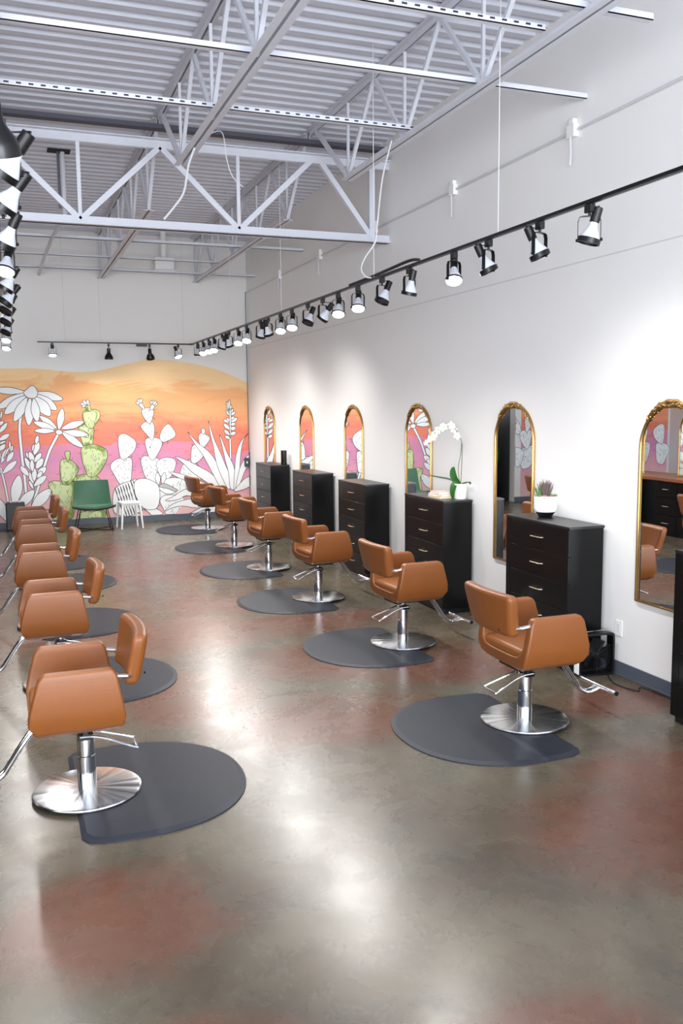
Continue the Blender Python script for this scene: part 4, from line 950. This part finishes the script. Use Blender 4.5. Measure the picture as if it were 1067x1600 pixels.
k = MB(); k.lathe([(.0, 0), (.046, 0), (.048, .004), (.048, .225), (.044, .23), (0, .23)], n=32); k.build('body', m_black, t); k = MB(); k.lathe([(.0482, .01), (.0486, .012), (.0486, .03), (.0482, .032)], n=32); k.build('base_ring', m_blackm, t)
# ---------------- box fan ----------------
t = thing('box_fan', 'small black box fan leaning between the succulent dresser and the right wall', 'fan', (4.105, 5.46, 0), math.radians(-6))
k = MB(); w, h, d = .15, .33, .045
def rr(w, h, r, z0=0):
    o = []
    for cx, cz, a0 in ((w-r, h-r, 0), (-w+r, h-r, 90), (-w+r, r, 180), (w-r, r, 270)):
        o += [(cx+r*math.cos(math.radians(a0+15*i)), z0+cz+r*math.sin(math.radians(a0+15*i))) for i in range(7)]
    return o
out = rr(w, h, .03); inn = [(x*.9, h/2+(z_-h/2)*.9) for x, z_ in out]; n = len(out)
vs = [(x, -d, z_) for x, z_ in out]+[(x, -d, z_) for x, z_ in inn]+[(x, d, z_) for x, z_ in inn]+[(x, d, z_) for x, z_ in out]
k.add(vs, [(i*n+j, i*n+(j+1) % n, ((i+1) % 4)*n+(j+1) % n, ((i+1) % 4)*n+j) for i in range(4) for j in range(n)]); k.build('housing', m_black, t)
k = MB(); k.box(-w-.003, -w+.001, -d, d-.02, .02, h-.03); k.build('side_panel', m_white, t, bevel=.004)
k = MB()
for i in range(1, 9): k.tube([(.128*i/9*math.cos(a*math.pi/16), -d-.002, h/2+.14*i/9*math.sin(a*math.pi/16)) for a in range(32)], .0014, 5, closed=True)
for i in range(12): a = i*math.pi/6; k.tube([(0, -d-.001, h/2), (.135*math.cos(a), -d-.001, h/2+.15*math.sin(a))], .0014, 5)
k.build('grille', m_blackm, t)
for i in range(5):
    k = MB(); a = i*2*math.pi/5; dx = Vector((math.cos(a), 0, math.sin(a))); dn = Vector((-math.sin(a), 0, math.cos(a))); vs = []
    for rad, ww in ((.02, .02), (.07, .04), (.115, .05)):
        for s in (-1, 1): c = dx*rad+dn*s*ww+Vector((0, .012*s-.01, h/2)); vs.append(c); vs.append(c+Vector((0, .003, 0)))
    k.add(vs, [(0, 2, 6, 4), (1, 5, 7, 3), (4, 6, 10, 8), (5, 9, 11, 7), (0, 4, 5, 1), (4, 8, 9, 5), (2, 3, 7, 6), (6, 7, 11, 10), (8, 10, 11, 9), (0, 1, 3, 2)]); k.build('fan_blade', mat('grey_blade', (14, 14, 15), .8, spec=.15), t)
k = MB(); k.tube([(0, -.03, h/2), (0, .02, h/2)], .026, 16); k.build('hub', m_black, t)
k = MB(); k.tube(c3([(-.09, -.02, h-.01), (-.08, -.02, h+.012), (.08, -.02, h+.014), (.12, -.02, h-.01)], 4), .003, 6); k.build('carry_handle', m_chrome, t)
t = thing('wall_outlet', 'white outlet plate low on the right wall beside the box fan', 'outlet', (XW, 5.40, .36)); k = MB(); k.box(-.008, 0, -.04, .04, -.06, .06); k.build('plate', m_white, t, bevel=.003)
k = MB(); k.box(-.0095, -.007, -.016, .016, -.036, .036); k.build('socket', mat('outlet_face', (222, 222, 220), .4), t)
# ---------------- green lounge chair, white stool, black bin at the mural ----------------
t = thing('lounge_chair', 'green upholstered lounge chair with black wire legs against the mural', 'lounge chair', (1.30, 15.62, 0), 0)
# one bent shell: seat flows into a wide back; local front is -y
prof = [(-.36, .395, .345), (-.33, .405, .36), (-.2, .385, .352), (-.05, .37, .335), (.06, .375, .325), (.12, .42, .32), (.155, .52, .312), (.185, .66, .303), (.21, .80, .29), (.215, .835, .282)]
k = MB(); vs = []; NJ = 12
for o in (0, .028):
    for i, (y, z, hw) in enumerate(prof):
        a = prof[max(i-1, 0)]; b = prof[min(i+1, len(prof)-1)]; nrm = Vector((0, b[1]-a[1], -(b[0]-a[0]))).normalized()
        for j in range(NJ+1):
            s = -1+2*j/NJ; up = .045*s*s*(1 if i < 5 else 0)+(.0 if i < 5 else 0); fwd = .06*s*s*(1 if i >= 5 else 0)
            vs.append((s*hw, y-fwd+nrm.y*o, z+up+nrm.z*o))
A = len(prof)*(NJ+1); fs = []
for i in range(len(prof)-1):
    for j in range(NJ):
        q = i*(NJ+1)+j; fs += [(q, q+1, q+NJ+2, q+NJ+1), (A+q, A+q+NJ+1, A+q+NJ+2, A+q+1)]
    for j in (0, NJ): q = i*(NJ+1)+j; fs.append((q, q+NJ+1, A+q+NJ+1, A+q))
for j in range(NJ):
    q = j; fs.append((q, A+q, A+q+1, q+1)); q = (len(prof)-1)*(NJ+1)+j; fs.append((q, q+1, A+q+1, A+q))
k.add(vs, fs); k.build('upholstered_shell', m_green, t, bevel=.008, seg=2, ang=60)
k = MB(); k.tube([(-.345, -.345, .418), (-.2, -.35, .382), (0, -.352, .37), (.2, -.35, .382), (.345, -.345, .418)], .012, 8); k.build('front_edge', m_black, t)
for s in (-1, 1):
    for ys, yt in ((-.30, -.22), (.20, .12)):
        k = MB(); k.tube([(s*.22, yt, .375), (s*.30, ys, .008)], .008, 8); k.build('leg', m_blackm, t)
    k = MB(); k.tube([(s*.30, -.30, .01), (s*.30, .20, .01)], .008, 8); k.build('runner', m_blackm, t)
k = MB(); k.tube([(-.30, -.30, .01), (.30, .20, .01)], .007, 8); k.tube([(.30, -.30, .01), (-.30, .20, .01)], .007, 8); k.tube([(-.22, -.22, .372), (.22, -.22, .372)], .008, 8); k.tube([(-.22, .12, .362), (.22, .12, .362)], .008, 8)
k.build('cross_brace', m_blackm, t)
t = thing('stool', 'small white stool with splayed legs beside the green lounge chair', 'stool', (1.905, 15.55, 0), math.radians(8))
k = MB(); k.prism(rr(.17, .34, .05, -.17), .03, 'xy', .43); k.build('seat', m_white, t, bevel=.008, seg=3)
for sx in (-1, 1):
    for sy in (-1, 1): k = MB(); k.tube([(sx*.14, sy*.13, .44), (sx*.155, sy*.145, .36), (sx*.185, sy*.17, 0)], [.024, .021, .015], 10); k.build('leg', m_white, t)
k = MB(); k.box(-.15, .15, -.148, -.13, .40, .435); k.box(-.15, .15, .13, .148, .40, .435); k.build('apron', m_white, t, bevel=.004)
t = thing('equipment_case', 'black upright case at the foot of the mural behind the left chairs', 'case', (.05, 15.95, 0), 0)
k = MB(); k.box(-.155, .155, -.12, .12, 0.02, .49); k.build('body', m_black, t, bevel=.02, seg=3); k = MB(); k.tube(c3([(-.07, -.02, .488), (-.06, -.02, .512), (.06, -.02, .512), (.07, -.02, .488)], 4), .008, 8); k.build('handle', m_white, t)
k = MB(); k.box(-.12, -.08, -.1, .1, 0, .02); k.box(.08, .12, -.1, .1, 0, .02); k.build('feet', m_black, t)
